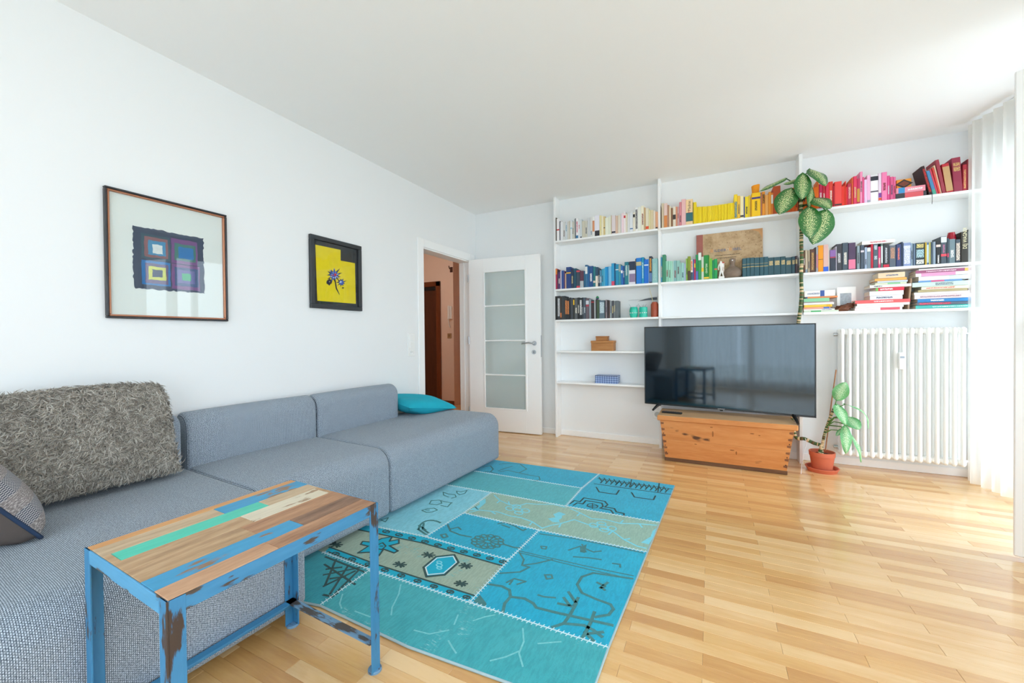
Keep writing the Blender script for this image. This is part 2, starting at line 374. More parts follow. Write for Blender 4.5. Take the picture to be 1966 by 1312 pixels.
# ---- windows
def sash(mb, n, parent, mat): o = mb.build(n, mat); return at(o, parent)
wn = struct(thing('added_window', 'wide white framed window added out of view for daylight', None, (XR + .15, -3.75, .8)))  # unseen side window, added to let in more daylight
fr = MB()
for a, b, c, e in ((W2[0], W2[1], W2[2], W2[2] + .06), (W2[0], W2[1], W2[3] - .06, W2[3]), *[(y - .045, y + .045, W2[2], W2[3]) for y in (W2[0] + .03, -4.3, -3.2, W2[1] - .03)]):
    fr.box(XR + .12, XR + .19, max(a, W2[0]), min(b, W2[1]), c, e, .004)
sash(fr, 'window_frame', wn, WHITE)
for a, b in ((W2[0] + .07, -4.345), (-4.255, -3.245), (-3.155, W2[1] - .07)): sash(MB().box(XR + .15, XR + .156, a, b, W2[2] + .06, W2[3] - .06), 'pane', wn, GLASS)
sash(MB().box(XR - .03, XR + .12, W2[0], W2[1], W2[2] - .03, W2[2], .004), 'window_sill', wn, WHITE)
wn = struct(thing('window_2', 'very wide white framed window behind the sheer curtains', None, (2.3, YN - .15, .1)))
fr = MB()
for a, b, c, e in ((W3[0], W3[1], W3[2], W3[2] + .06), (W3[0], W3[1], W3[3] - .06, W3[3]), *[(x - .045, x + .045, W3[2], W3[3]) for x in (W3[0] + .03, 1.68, 2.92, W3[1] - .03)]):
    fr.box(max(a, W3[0]), min(b, W3[1]), YN - .19, YN - .12, c, e, .004)
sash(fr, 'window_frame', wn, WHITE)
for a, b in ((W3[0] + .07, 1.635), (1.725, 2.875), (2.965, W3[1] - .07)): sash(MB().box(a, b, YN - .156, YN - .15, W3[2] + .06, W3[3] - .06), 'pane', wn, GLASS)
d2 = struct(thing('door_2', 'white balcony door with one leaf swung into the room', None, (XR, -1.62, 0)))
fr = MB()
for a, b, c, e in ((W1[0], W1[1], .02, .08), (W1[0], W1[1], W1[3] - .06, W1[3]), (W1[0], W1[0] + .05, .08, W1[3] - .06), (W1[1] - .05, W1[1], .08, W1[3] - .06), (-.93, -.86, .08, W1[3] - .06)):
    fr.box(XR + .03, XR + .1, a, b, c, e, .004)
sash(fr, 'door_frame', d2, WHITE)
sash(MB().box(XR + .06, XR + .066, -.86, W1[1] - .05, .08, W1[3] - .06), 'pane', d2, GLASS)
# the swung-in leaf: hinge at the near jamb, free edge towards the room
hx, hy = XR - .01, -1.585; ex, ey = 3.912, -1.402
ang = math.atan2(ey - hy, ex - hx); LWd = math.hypot(ex - hx, ey - hy)
lfm = Matrix.Translation((hx, hy, 0)) @ Matrix.Rotation(ang, 4, 'Z')
def leafpart(mb, n, mat, smooth=False):
    mb.v = [tuple(lfm @ Vector(v)) for v in mb.v]; return at(mb.build(n, mat, None, smooth), d2)
# local: x along the leaf from hinge, +y = side turned to the camera, z up
T = .045
lf = MB()
for (x0, x1, z0, z1) in ((0, .085, .035, 2.305), (LWd - .085, LWd, .035, 2.305), (.085, LWd - .085, .035, .14), (.085, LWd - .085, 2.2, 2.305)):
    lf.box(x0, x1, -.03, T - .012, z0, z1, .003)
for (x0, x1, z0, z1) in ((-.014, .085, .02, 2.32), (LWd - .085, LWd + .014, .02, 2.32), (.085, LWd - .085, .02, .14), (.085, LWd - .085, 2.2, 2.32)):
    lf.box(x0, x1, T - .012, T + .01, z0, z1, .004)
leafpart(lf, 'balcony_leaf', WHITE)
leafpart(MB().box(.085, LWd - .085, 0, .006, .14, 2.2), 'pane', GLASS)
hb = MB().box(LWd - .055, LWd - .025, T + .01, T + .022, 1.09, 1.17, .006); leafpart(hb, 'handle_plate', STEEL)
leafpart(MB().tube([(LWd - .04, T + .02, 1.13), (LWd - .04, T + .06, 1.13), (LWd - .045, T + .066, 1.12), (LWd - .05, T + .066, 1.0)], .009, 8), 'balcony_handle', STEEL)
# ---- curtains and track
def sheer(name, trans, opac, col='#ffffff'):
    m, t, p = newmat(name); t.n.remove(p); out = t.n['Material Output']
    tl = t.new('ShaderNodeBsdfTranslucent'); tl.inputs[0].default_value = lin(col)
    df = t.new('ShaderNodeBsdfDiffuse'); df.inputs[0].default_value = lin(col)
    tp = t.new('ShaderNodeBsdfTransparent')
    m1 = t.new('ShaderNodeMixShader'); m1.inputs[0].default_value = trans; t.ln(df.outputs[0], m1.inputs[1]); t.ln(tl.outputs[0], m1.inputs[2])
    m2 = t.new('ShaderNodeMixShader'); m2.inputs[0].default_value = opac; t.ln(tp.outputs[0], m2.inputs[1]); t.ln(m1.outputs[0], m2.inputs[2])
    t.ln(m2.outputs[0], out.inputs[0]); return m
SHEER = sheer('white_sheer_voile', .6, .62)
SHEER2 = sheer('white_sheer_fabric', .6, .72, '#f6f5f1')
def curtain(label, P0, P1, z0, z1, folds, amp, mat, ny=10, seed=1, thick=.001, group=None):
    rr = random.Random(seed); P0, P1 = Vector((*P0, 0)), Vector((*P1, 0)); d = P1 - P0; n = Vector((-d.y, d.x, 0)).normalized()
    ph = [rr.uniform(-.6, .6) for _ in range(folds + 2)]; am = [rr.uniform(.6, 1.1) for _ in range(folds + 2)]
    root = thing('sheer_curtain', label, 'curtain', (P0.x, P0.y, z0), 0, group)
    def fn(u, v):
        s = u * folds; k = int(s); w = math.sin(s * 2 * math.pi + ph[k] * (s - k) * (1 - (s - k)) * 3) * amp * am[k] * (1.0 - .35 * v)
        q = P0 + d * u + n * w; return (q.x, q.y, z0 + (z1 - z0) * v)
    at(MB().grid(fn, folds * 12, ny).build('cloth', mat, None, True), root)
    at(MB().grid(lambda u, v: (lambda q: (q[0] - n.x * .002, q[1] - n.y * .002, q[2]))(fn(u, 1 - .035 * v)), folds * 12, 1).build('heading_tape', mat, None, True), root)
    return root
curtain('white sheer curtain gathered in the corner beside the radiator', (4.245, -.18), (4.33, -.56), .02, 2.575, 5, .028, SHEER2, seed=3)
tk = thing('curtain_track', 'slim white curtain track fixed to the ceiling beside the balcony door', 'curtain track', (4.36, -1.0, HC))
at(MB().box(4.335, 4.375, -1.9, -.1, HC - .018, HC, .003).build('rail', WHITE), tk)
at(MB().box(4.350, 4.360, -1.9, -.1, HC - .0195, HC - .0178).build('slot', M('#3a3c40', .6)), tk)
for i, (a, b) in enumerate(((.35, 1.5), (1.55, 2.9), (2.95, 4.25))):
    curtain('white sheer curtain covering the ' + ('sofa end', 'middle', 'balcony end')[i] + ' of the wide window', (a, YN + .12), (b, YN + .12), .02, 2.57, 9, .035, SHEER, seed=10 + i, group='sheer curtains across the wide window')
# ================================================================== sofa
def fabric(name, light, dark, sx, sy, mortar=.3):
    m, t, p = newmat(name)
    uv = t.coords('UV')
    br = t.new('ShaderNodeTexBrick'); t.ln(uv, br.inputs['Vector']); br.offset = .5
    br.inputs['Scale'].default_value = 1; br.inputs['Brick Width'].default_value = sx; br.inputs['Row Height'].default_value = sy
    br.inputs['Mortar Size'].default_value = sy * mortar; br.inputs['Mortar Smooth'].default_value = .35; br.inputs['Bias'].default_value = 0
    br.inputs['Color1'].default_value = lin(light); br.inputs['Color2'].default_value = lin(tuple(x * .62 for x in lin(light)[:3])); br.inputs['Mortar'].default_value = lin(dark)
    n = t.noise(t.coords('UV', (1, 1, 1)), 240, 2)
    n2 = t.noise(t.coords('Object'), 9, 4)
    c = t.mix(.25, br.outputs[0], t.ramp(n, [(.38, dark), (.6, light)]))
    c = t.mix(t.math('MULTIPLY', n2, .1), c, dark)
    t.ln(c, p.inputs['Base Color']); p.inputs['Roughness'].default_value = .95; p.inputs['Specular IOR Level'].default_value = .15
    t.ln(t.bump(br.outputs['Fac'], .35, .0012), p.inputs['Normal']); p.inputs['Sheen Weight'].default_value = .15
    return m
TWEED = fabric('grey_blue_tweed', '#d8e5f2', '#455260', .0062, .0042)
def rprofile(x0, x1, z0, z1, rads, seg=7):
    """rounded rectangle in (x,z); rads for (x0z0, x1z0, x1z1, x0z1)"""
    pts = []
    for (cx, cz, sx, sz, r, a0) in ((x0, z0, 1, 1, rads[0], 180), (x1, z0, -1, 1, rads[1], 270), (x1, z1, -1, -1, rads[2], 0), (x0, z1, 1, -1, rads[3], 90)):
        for i in range(seg + 1):
            a = R(a0 + 90 * i / seg); pts.append((cx + sx * r + r * math.cos(a), cz + sz * r + r * math.sin(a)))
    return pts
def pillowed(mb, prof, y0, y1, b=.02, ny=10, puff=.0, seg=4):
    """extrude a (x,z) profile along y with softened ends; UVs in metres"""
    n = len(prof); nr = []
    for i in range(n):
        a, c = prof[i - 1], prof[(i + 1) % n]; dx, dz = c[0] - a[0], c[1] - a[1]; l = math.hypot(dx, dz) or 1; nr.append((dz / l, -dx / l))
    ys = []
    for i in range(seg + 1): a = R(90 * i / seg); ys.append((y0 + b * (1 - math.sin(a)), b * (1 - math.cos(a))))
    ys = ys[::-1][::-1]; ys = [(y0 + b * (1 - math.cos(R(90 * i / seg))), b * (1 - math.sin(R(90 * i / seg)))) for i in range(seg + 1)]
    mid = [(y0 + b + (y1 - y0 - 2 * b) * i / ny, 0) for i in range(1, ny)]
    ys = ys + mid + [(y0 + y1 - y, k) for y, k in ys[::-1]]
    k0 = len(mb.v); per = [0]
    for i in range(n): j = (i + 1) % n; per.append(per[-1] + math.hypot(prof[j][0] - prof[i][0], prof[j][1] - prof[i][1]))
    for (y, ins) in ys:
        w = (y - y0) / (y1 - y0); pf = puff * math.sin(math.pi * w) ** .6 if 0 < w < 1 else 0
        for i in range(n):
            up = max(0, -nr[i][1] * -1)
            mb.v.append((prof[i][0] - nr[i][0] * (ins - pf * .5), y, prof[i][1] - nr[i][1] * (ins - pf * up)))
    for r_ in range(len(ys) - 1):
        for i in range(n):
            j = (i + 1) % n; a, c = k0 + r_ * n, k0 + (r_ + 1) * n
            mb.face((a + i, a + j, c + j, c + i), ((per[i], ys[r_][0]), (per[i + 1], ys[r_][0]), (per[i + 1], ys[r_ + 1][0]), (per[i], ys[r_ + 1][0])))
    last = k0 + (len(ys) - 1) * n
    mb.face([k0 + i for i in range(n)][::-1], [(prof[i][0], prof[i][1]) for i in range(n)][::-1])
    mb.face([last + i for i in range(n)], [(prof[i][0], prof[i][1]) for i in range(n)])
    return mb
SO, SR = Vector((.935, -1.15, 0)), R(-3.0)
so = thing('sectional_sofa', 'long low blue-grey tweed sectional sofa with a wide chaise', 'sofa', SO, SR)
def sofa_part(n, prof, y0, y1, b=.018, puff=.0): return fixn(pillowed(MB(), prof, y0, y1, b, 12, puff).build(n, TWEED, so, True))
# local frame: x = out from the wall (front at 0), y along the wall (far end at 0, going negative)
seatp = rprofile(-.80, 0, .03, .425, (.03, .035, .105, .03))
sofa_part('seat', seatp, -1.255, 0, .03, .006)
sofa_part('seat', seatp, -2.0, -1.262, .02, .006)
chp = rprofile(-.75, .318, .035, .425, (.03, .03, .12, .03))
sofa_part('seat', chp, -3.25, -2.004, .022, .006)
bkp = lambda t: rprofile(-.815, -.675, .36, .705, (.02, .02, .085, .045))
sofa_part('backrest', bkp(.165), -1.262, -.515, .03, .004)
sofa_part('backrest', bkp(.165), -2.005, -1.27, .022, .004)
sofa_part('backrest', rprofile(-.745, -.655, .36, .705, (.02, .02, .06, .03)), -3.25, -2.035, .022, .004)
pl = MB().box(-.75, -.36, -2.0, -.05, 0, .035).box(-.7, .08, -3.2, -2.05, 0, .04); pl.build('plinth', BLACK, so)
# ---- cushions
def cushion_mesh(w, h, t, nu=26, nv=22, pinch=.75, seed=0, lump=.0, rc=0.0):
    rr = random.Random(seed); ph = [rr.uniform(0, 6) for _ in range(8)]
    def pt(u, v, s):
        x, y = u * 2 - 1, v * 2 - 1
        e = (max(0, 1 - abs(x) ** 2.6) * max(0, 1 - abs(y) ** 2.6)) ** .5
        cx = 1 - .06 * (1 - abs(x) ** 2) * (abs(y) ** 6); cy = 1 - .06 * (1 - abs(y) ** 2) * (abs(x) ** 6)
        l = lump * (math.sin(3 * x + ph[0]) * math.cos(2.5 * y + ph[1]) + .6 * math.sin(6 * x + 4 * y + ph[2])) * e
        k_ = rc * y * y * x * x if y > 0 else 0; cy *= 1 - k_ + (.05 * rc / .13 * y * y if y < 0 and rc > .1 else 0); cx *= 1 - k_
        return (x * w / 2 * cy, y * h / 2 * cx, s * (t / 2) * e ** pinch + l)
    mb = MB(); mb.grid(lambda u, v: pt(u, v, 1), nu, nv); k = len(mb.v); mb.grid(lambda u, v: pt(1 - u, v, -1), nu, nv)
    return mb, pt
# shaggy cushion leaning on the backrest
FW, FH, FT = .66, .45, .15
P_a, P_b = F(330, 905, .43), F(80, 972, .43)
# basis: local x along the bottom edge (towards the far end), y up the leaning face, z out of the face
ax = (Vector((.02, 1, 0))).normalized(); lean = R(11)
az = (Vector((math.cos(lean), 0, math.sin(lean)))); az = (az - ax * az.dot(ax)).normalized(); ay = az.cross(ax)
fc = Vector((.235, -3.535, .432)) + ay * (FH / 2 + .015) + az * .0
fmx = Matrix(((ax.x, ay.x, az.x, fc.x), (ax.y, ay.y, az.y, fc.y), (ax.z, ay.z, az.z, fc.z), (0, 0, 0, 1)))
fc_root = thing('shaggy_cushion', 'large shaggy taupe sheepskin cushion leaning on the sofa backrest', 'cushion', (.2, -3.535, .432))
cm, cpt = cushion_mesh(FW, FH, FT, rc=.13)
cm.v = [tuple(fmx @ Vector(v)) for v in cm.v]
at(cm.build('cushion_body', M('#39342b', .95), None, True), fc_root)  # dark body colour stands in for the shade deep between tufts
fm, t, p = newmat('taupe_wool')
ge = t.n.new('ShaderNodeNewGeometry'); nn = t.noise(t.coords('Object'), 11, 3)
ff = t.math('ADD', t.math('MULTIPLY', ge.outputs['Random Per Island'], .55), t.math('MULTIPLY', nn, .5))
t.ln(t.ramp(ff, [(.15, '#524c44'), (.42, '#8c857b'), (.7, '#b3ada3'), (.95, '#d6d2ca')]), p.inputs['Base Color']); p.inputs['Roughness'].default_value = .85
p.inputs['Sheen Weight'].default_value = .2
rr = random.Random(5); fur = MB()
def tuft(base, nrm, flow, ln, wd):
    k = len(fur.v); side = nrm.cross(flow).normalized() * wd
    curl = rr.uniform(-1, 1); pts = []
    for i, s in enumerate((0, .35, .7, 1.0)):
        q = base + nrm * ln * (s * .75 - .28 * s * s) + flow * ln * (.75 * s * s) + nrm.cross(flow) * (math.sin(s * 3.2 + curl * 2) * ln * .22 * s)
        pts.append(q)
    for i, (q, w) in enumerate(zip(pts, (1, 1.15, .8, 0))):
        if w: fur.v += [tuple(q - side * w), tuple(q + side * w), tuple(q + nrm * wd * w * 1.2)]
        else: fur.v.append(tuple(q))
    for i in (0, 1):
        a, b = k + 3 * i, k + 3 * i + 3
        for j in range(3): fur.face((a + j, a + (j + 1) % 3, b + (j + 1) % 3, b + j))
    a = k + 6
    for j in range(3): fur.face((a + j, a + (j + 1) % 3, k + 9))
gx = []
for i in range(21000):
    u, v = rr.random(), rr.random(); s = 1 if rr.random() < .86 else -1
    if s < 0 and .12 < u < .88 and .0 < v < .8: continue
    p0 = Vector(cpt(u, v, s)); e = .012
    du = Vector(cpt(min(u + e, 1), v, s)) - Vector(cpt(max(u - e, 0), v, s)); dv = Vector(cpt(u, min(v + e, 1), s)) - Vector(cpt(u, max(v - e, 0), s))
    nr = du.cross(dv)
    if nr.length < 1e-9: nr = Vector((u - .5, v - .5, .05))
    nr = nr.normalized() * (1 if s > 0 else 1)
    if (nr.z < 0) != (s < 0): nr = -nr
    x, y = u - .55, v - .5
    fl = Vector((x * .8 + rr.uniform(-.9, .9) - .25, y * .8 + rr.uniform(-.9, .9) - .35, .25)); edge = max(abs(u - .5), abs(v - .5))
    if edge > .46: nr = (nr + Vector((x, y, 0)).normalized() * 1.3).normalized()
    fl = (fl - nr * fl.dot(nr))
    if fl.length < 1e-6: continue
    if v < .03 and rr.random() < .6: continue
    M3 = fmx.to_3x3()
    tuft(fmx @ p0, M3 @ nr, (M3 @ fl).normalized(), rr.uniform(.028, .052) * (1 if v > .06 else .6), rr.uniform(.0018, .0034))
fo = at(fur.build('wool_pile', fm, None, False), fc_root); tag(fo, kind='stuff')
# patterned cushion at the near end of the sofa
km, t, p = newmat('striped_knit')
uv = t.coords('UV'); sx = t.n.new('ShaderNodeSeparateXYZ'); t.ln(uv, sx.inputs[0])
band = t.math('FRACT', t.math('MULTIPLY', sx.outputs[1], 3.6))
ck = t.new('ShaderNodeTexChecker'); t.ln(uv, ck.inputs[0]); ck.inputs['Scale'].default_value = 120; ck.inputs['Color1'].default_value = lin('#d8d4d2'); ck.inputs['Color2'].default_value = lin('#3a3f4c')
nz = t.noise(t.coords('UV'), 130, 2)
c1 = t.mix(t.ramp(nz, [(.48, (0, 0, 0)), (.6, (1, 1, 1))]), '#77706f', '#b5adaa')
c2 = t.mix(.6, '#3c4150', ck.outputs[0])
t.ln(t.mix(t.ramp(band, [(.48, (0, 0, 0)), (.52, (1, 1, 1))], 'LINEAR'), c1, c2), p.inputs['Base Color']); p.inputs['Roughness'].default_value = .95
KB = M('#544b47', .9, var=.1, name='brown_cushion_back')
kc = thing('knit_cushion', 'grey cushion with bands of dotted knit and a plain brown back', 'cushion', (.6, -3.92, .43))
mb, cp = cushion_mesh(.34, .40, .2, rc=.08)
ky = Vector((.10, -.55, .83)).normalized(); kz = Vector((-.10, .83, .55)); kz = (kz - ky * kz.dot(ky)).normalized(); kx = ky.cross(kz)
kxm = lambda c: Matrix(((kx.x, ky.x, kz.x, c.x), (kx.y, ky.y, kz.y, c.y), (kx.z, ky.z, kz.z, c.z), (0, 0, 0, 1)))
KC = kxm(F(84, 1026, .437) + ky * .205 + kx * .15 + Vector((.02, -.015, 0)))
nf = 26 * 22
fr_ = MB(); fr_.grid(lambda u, v: KC @ Vector(cp(u, v, 1)), 26, 22); at(fixn(fr_.build('knit_front', km, None, True)), kc)
bk_ = MB(); bk_.grid(lambda u, v: KC @ Vector(cp(1 - u, v, -1)), 26, 22); at(fixn(bk_.build('plain_back', KB, None, True)), kc)
pe = []
for i in range(100):
    a = i / 100 * 4; e = a % 1; q = ((e, 0), (1, e), (1 - e, 1), (0, 1 - e))[int(a)]; pe.append(KC @ Vector(cp(q[0], q[1], 1)))
at(MB().tube(pe + [pe[0]], .006, 6).build('piping', M('#1e3350', .8), None, True), kc)
# teal cushion at the open end
TEAL = M('#0fa3b8', .9, var=.12, vs=14, bump=.25, bs=160, name='teal_fleece')
tc = thing('teal_cushion', 'teal fleece cushion lying beside the end of the sofa backrest', 'cushion', (.23, -1.36, .425))
mb, cp2 = cushion_mesh(.56, .40, .15, 30, 24, .8, 4, .010)
TX = Matrix.Translation((.235, -1.36, .495)) @ Matrix.Rotation(R(80), 4, 'Z') @ Matrix.Rotation(R(9), 4, 'Y') @ Matrix.Rotation(R(6), 4, 'X')
mb.v = [(q.x, q.y, max(q.z, .428 + .01 * abs(math.sin(9 * q.x)))) for q in (TX @ Vector(v) for v in mb.v)]
at(mb.build('fleece_cover', TEAL, None, True), tc)

# ================================================================== patinated side table
def chipped(name, paint, under, amount=.6, axis=2):
    m, t, p = newmat(name)
    st = [30, 30, 30]; st[axis] = 5
    n = t.noise(t.coords('Object', tuple(st)), 1.0, 6, .65); n2 = t.noise(t.coords('Object'), 9, 3)
    f = t.math('ADD', t.math('MULTIPLY', n, .7), t.math('MULTIPLY', n2, .45))
    pc = t.mix(t.noise(t.coords('Object', tuple(x * 2 for x in st)), 1.2, 3), paint, tuple(min(1, x * 1.3 + .03) for x in lin(paint)[:3]))
    t.ln(t.mix(t.ramp(f, [(amount, (0, 0, 0)), (amount + .035, (1, 1, 1))]), pc, under), p.inputs['Base Color']); p.inputs['Roughness'].default_value = .5
    return m
BLUEV = chipped('chipped_blue_paint', '#24709c', '#40332c', .64, 2); BLUEY = chipped('chipped_blue_paint', '#2a749f', '#4a4038', .64, 1); BLUEX = chipped('chipped_blue_paint', '#4288b0', '#4a4038', .65, 0)
GRIM = chipped('grimy_grey_blue_metal', '#5f87a6', '#4b4440', .56, 0)
TW, TLn, TH = .462, .56, .552
tb = thing('side_table', 'narrow side table of painted reclaimed boards on a chipped blue iron frame', 'table', (1.368, -3.516, 0), R(-2.2))
hw, hl = TW / 2, TLn / 2
BCOL = dict(tan=wood('tan_board', '#86664a', '#b4936f', '#d2b594', 1, 2.2, .6), pale=wood('pale_board', '#a1876a', '#c2a98a', '#dccbae', 1, 2.2, .6), red=wood('reddish_board', '#845a42', '#b08564', '#cda482', 1, 2.2, .6),
  dark=wood('dark_board', '#64493a', '#93715a', '#b8967a', 1, 2.2, .6), blue=chipped('blue_painted_board', '#2b86b0', '#8a6c52', .64, 1), green=chipped('green_painted_board', '#3fb39c', '#a89070', .66, 1), white=chipped('whitewashed_board', '#c4baa4', '#9a7f62', .61, 1), orange=wood('orange_board', '#a56c3c', '#c48a54', '#d8a56c', 1, 1.3, .55))
rows = [(0, .07, [(0, 1, 'orange')]), (.07, .22, [(0, .5, 'pale'), (.5, 1, 'blue')]), (.22, .36, [(.03, .68, 'green'), (.68, 1, 'pale'), (0, .03, 'tan')]), (.36, .53, [(0, .52, 'tan'), (.52, .97, 'white'), (.97, 1, 'tan')]),
        (.53, .71, [(0, .45, 'tan'), (.45, 1, 'red')]), (.71, .86, [(0, .62, 'blue'), (.62, 1, 'dark')]), (.86, 1, [(0, .42, 'red'), (.42, 1, 'red')])]
e = .004
for v0, v1, segs in rows:
    for u0, u1, c in segs:
        MB().box(-hw + e + v0 * (TW - 2 * e) + .0004, -hw + e + v1 * (TW - 2 * e) - .0004, -hl + e + u0 * (TLn - 2 * e) + .0004, -hl + e + u1 * (TLn - 2 * e) - .0004, TH - .014, TH + random.uniform(-.0004, .0006), .0008).build('top_board', BCOL[c], tb)
RH = .036
MB().box(-hw, hw, hl - .004, hl, TH - RH, TH - .001, .0008).build('frame_rail', BLUEX, tb); MB().box(-hw, hw, -hl, -hl + .004, TH - RH, TH - .001, .0008).build('frame_rail', BLUEX, tb)
MB().box(-hw, -hw + .004, -hl + .004, hl - .004, TH - RH, TH - .001, .0008).build('frame_rail', BLUEY, tb); MB().box(hw - .004, hw, -hl + .004, hl - .004, TH - RH, TH - .001, .0008).build('frame_rail', BLUEY, tb)
for sx in (-1, 1):
    for sy in (-1, 1):
        x, y = sx * (hw + .0005), sy * (hl + .0005); g = MB()
        g.box(x, x - sx * .034, y, y - sy * .004, .004, TH - .001, .0006); g.box(x, x - sx * .004, y - sy * .004, y - sy * .034, .004, TH - .001, .0006)
        lg = g.build('leg', BLUEV, tb)
        MB().lathe([(.022, 0), (.022, .006), (.02, .008), (0, .008)], (x - sx * .012, y - sy * .012, 0), 18).build('foot_plate', GRIM, lg, 'auto')
def angle_bar(n, a, b, mat):
    g = MB(); (x0, y0), (x1, y1) = a, b
    if abs(x1 - x0) > abs(y1 - y0): g.box(x0, x1, y0 - .015, y0 + .015, .098, .102, .0005).box(x0, x1, y0 + .011, y0 + .015, .074, .098, .0005)
    else: g.box(x0 - .015, x0 + .015, y0, y1, .098, .102, .0005).box(x0 - .015, x0 - .011, y0, y1, .074, .098, .0005)
    return g.build(n, mat, tb)
angle_bar('stretcher', (-hw + .006, hl - .022), (hw - .006, hl - .022), GRIM); angle_bar('stretcher', (-hw + .006, -hl + .022), (hw - .006, -hl + .022), GRIM)
angle_bar('stretcher', (-hw + .022, -hl + .006), (-hw + .022, hl - .006), BLUEY)

# ================================================================== pictures on the left wall
def flat(root, n, pts, x, mat, th=.0006):          # thin sheet on the left wall, pts = (y, z)
    return at(MB().prism(pts, th, (x, 0, 0), (0, 1, 0), (0, 0, 1), (1, 0, 0)).build(n, mat), root)
def framemesh(y0, y1, z0, z1, w, x0, x1, b=.003):
    m = MB().box(x0, x1, y0, y1, z1 - w, z1, b).box(x0, x1, y0, y1, z0, z0 + w, b).box(x0, x1, y0, y0 + w, z0 + w, z1 - w, b).box(x0, x1, y1 - w, y1, z0 + w, z1 - w, b); return m
PG = glassmat('picture_glass', '#fbfcfc', .05, .02)
Y0, Y1, Z0, Z1 = -3.373, -2.838, 1.2, 1.83
pc = thing('framed_picture', 'picture of four nested colour squares in a copper and black frame', 'picture', (0, (Y0 + Y1) / 2, Z0))
at(framemesh(Y0, Y1, Z0, Z1, .010, .002, .024).build('outer_frame', M('#2b2a2e', .4)), pc)
at(framemesh(Y0 + .0101, Y1 - .0101, Z0 + .0101, Z1 - .0101, .009, .002, .020).build('inner_frame', M('#b5795a', .35, .3)), pc)
flat(pc, 'mat_board', [(Y0 + .015, Z0 + .015), (Y1 - .015, Z0 + .015), (Y1 - .015, Z1 - .015), (Y0 + .015, Z1 - .015)], .005, M('#e9eeea', .9))
rr = random.Random(2); A = (-3.266, -2.955, 1.355, 1.668); ed = []
for i in range(120):
    a = i / 30; q = a % 1; s = ((q, 0), (1, q), (1 - q, 1), (0, 1 - q))[int(a)]; ed.append((A[0] + s[0] * (A[1] - A[0]) + rr.uniform(-.0035, .0035), A[2] + s[1] * (A[3] - A[2]) + rr.uniform(-.0035, .0035)))
flat(pc, 'painted_sheet', ed, .0062, M('#3d4a60', .9, var=.2, vs=60))
q = [(.10, .49, .10, .50, '#3e5a68'), (.14, .46, .14, .47, '#8c6468'), (.19, .43, .19, .43, '#4f90b8'), (.25, .385, .25, .40, '#dde3e2'), (.51, .90, .09, .52, '#7a5488'), (.555, .87, .17, .46, '#4a7a74'), (.61, .84, .22, .42, '#3077b4'),
     (.10, .49, .53, .93, '#3176b4'), (.15, .46, .57, .90, '#6c5f80'), (.19, .43, .62, .84, '#cdd15a'), (.24, .38, .67, .79, '#34445c'), (.51, .93, .53, .96, '#7c5688'), (.55, .91, .58, .90, '#4a5f88'), (.59, .85, .62, .85, '#6a6aa2'), (.66, .79, .675, .80, '#46ad7c')]
for i, (u0, u1, v0, v1, c) in enumerate(q):
    pts = []
    for k in range(24):
        a = k / 6; s = ((a % 1, 0), (1, a % 1), (1 - a % 1, 1), (0, 1 - a % 1))[int(a)]; u, v = u0 + (u1 - u0) * s[0], v1 + (v0 - v1) * s[1]
        pts.append((A[0] + u * (A[1] - A[0]) + rr.uniform(-.0018, .0018), A[3] - v * (A[3] - A[2]) + rr.uniform(-.0018, .0018)))
    flat(pc, 'colour_square', pts, .0070 + .0004 * (i % 4 if i < 4 else (i - 4) % 3 if i < 7 else (i - 7) % 4), M(c, .9, var=.12, vs=80), .0003)
at(MB().box(.0105, .012, Y0 + .012, Y1 - .012, Z0 + .012, Z1 - .012).build('glass_pane', PG), pc)
Y0, Y1, Z0, Z1 = -2.288, -1.818, 1.316, 1.848
pc = thing('framed_picture', 'yellow picture of dark blue flowers in a flat black frame', 'picture', (0, (Y0 + Y1) / 2, Z0))
at(framemesh(Y0, Y1, Z0, Z1, .032, .002, .026).build('black_frame', M('#2e3236', .5)), pc)
flat(pc, 'black_mount', [(Y0 + .02, Z0 + .02), (Y1 - .02, Z0 + .02), (Y1 - .02, Z1 - .02), (Y0 + .02, Z1 - .02)], .004, M('#2b2f34', .8))
zz = lambda x, y, X=.006: (lambda v: (v.y, v.z))(L(570 + x / 6.905, 430 + y / 6.905, X))
yp = [zz(*k) for k in ((245, 275), (580, 345), (580, 487), (770, 522), (782, 1060), (272, 1020))]
flat(pc, 'yellow_sheet', yp, .0052, M('#f6dc05', .75, var=.1, vs=25))
rr = random.Random(9); NV, BL, WH, RD = M('#171a30', .7), M('#2b55b8', .7), M('#b9cbe6', .7), M('#d8233a', .7)
def blob(cx, cy, r, n, mat, name, x, spike=.5, seed=0, rot=0):
    pts = []
    for k in range(n * 2):
        a = math.pi * k / n + rot; rad = r * (1 if k % 2 else spike) * rr.uniform(.75, 1.25); pts.append(zz(cx + rad * math.cos(a), cy + rad * math.sin(a) * .95))
    flat(pc, name, pts, x, mat, .0003)
blob(490, 680, 105, 11, NV, 'navy_petals', .0064, .45); blob(490, 680, 85, 9, BL, 'flower_petals', .0068, .5, rot=.2); blob(495, 685, 62, 8, WH, 'flower_petals', .0072, .45); blob(490, 680, 46, 7, BL, 'flower_petals', .0076, .5); blob(505, 675, 22, 6, RD, 'flower_centre', .0080, .7); blob(468, 682, 10, 5, RD, 'flower_centre', .0080, .7)  # navy blobs are the flowers' own painted colour
blob(588, 778, 62, 9, NV, 'navy_petals', .0064, .5); blob(590, 780, 46, 7, BL, 'flower_petals', .0068, .5); blob(580, 770, 22, 6, WH, 'flower_petals', .0072, .6)
blob(430, 772, 46, 6, NV, 'leaf_stroke', .0064, .7); blob(432, 768, 8, 5, WH, 'leaf_stroke', .0068, .7); blob(610, 850, 16, 5, NV, 'leaf_stroke', .0064, .5)
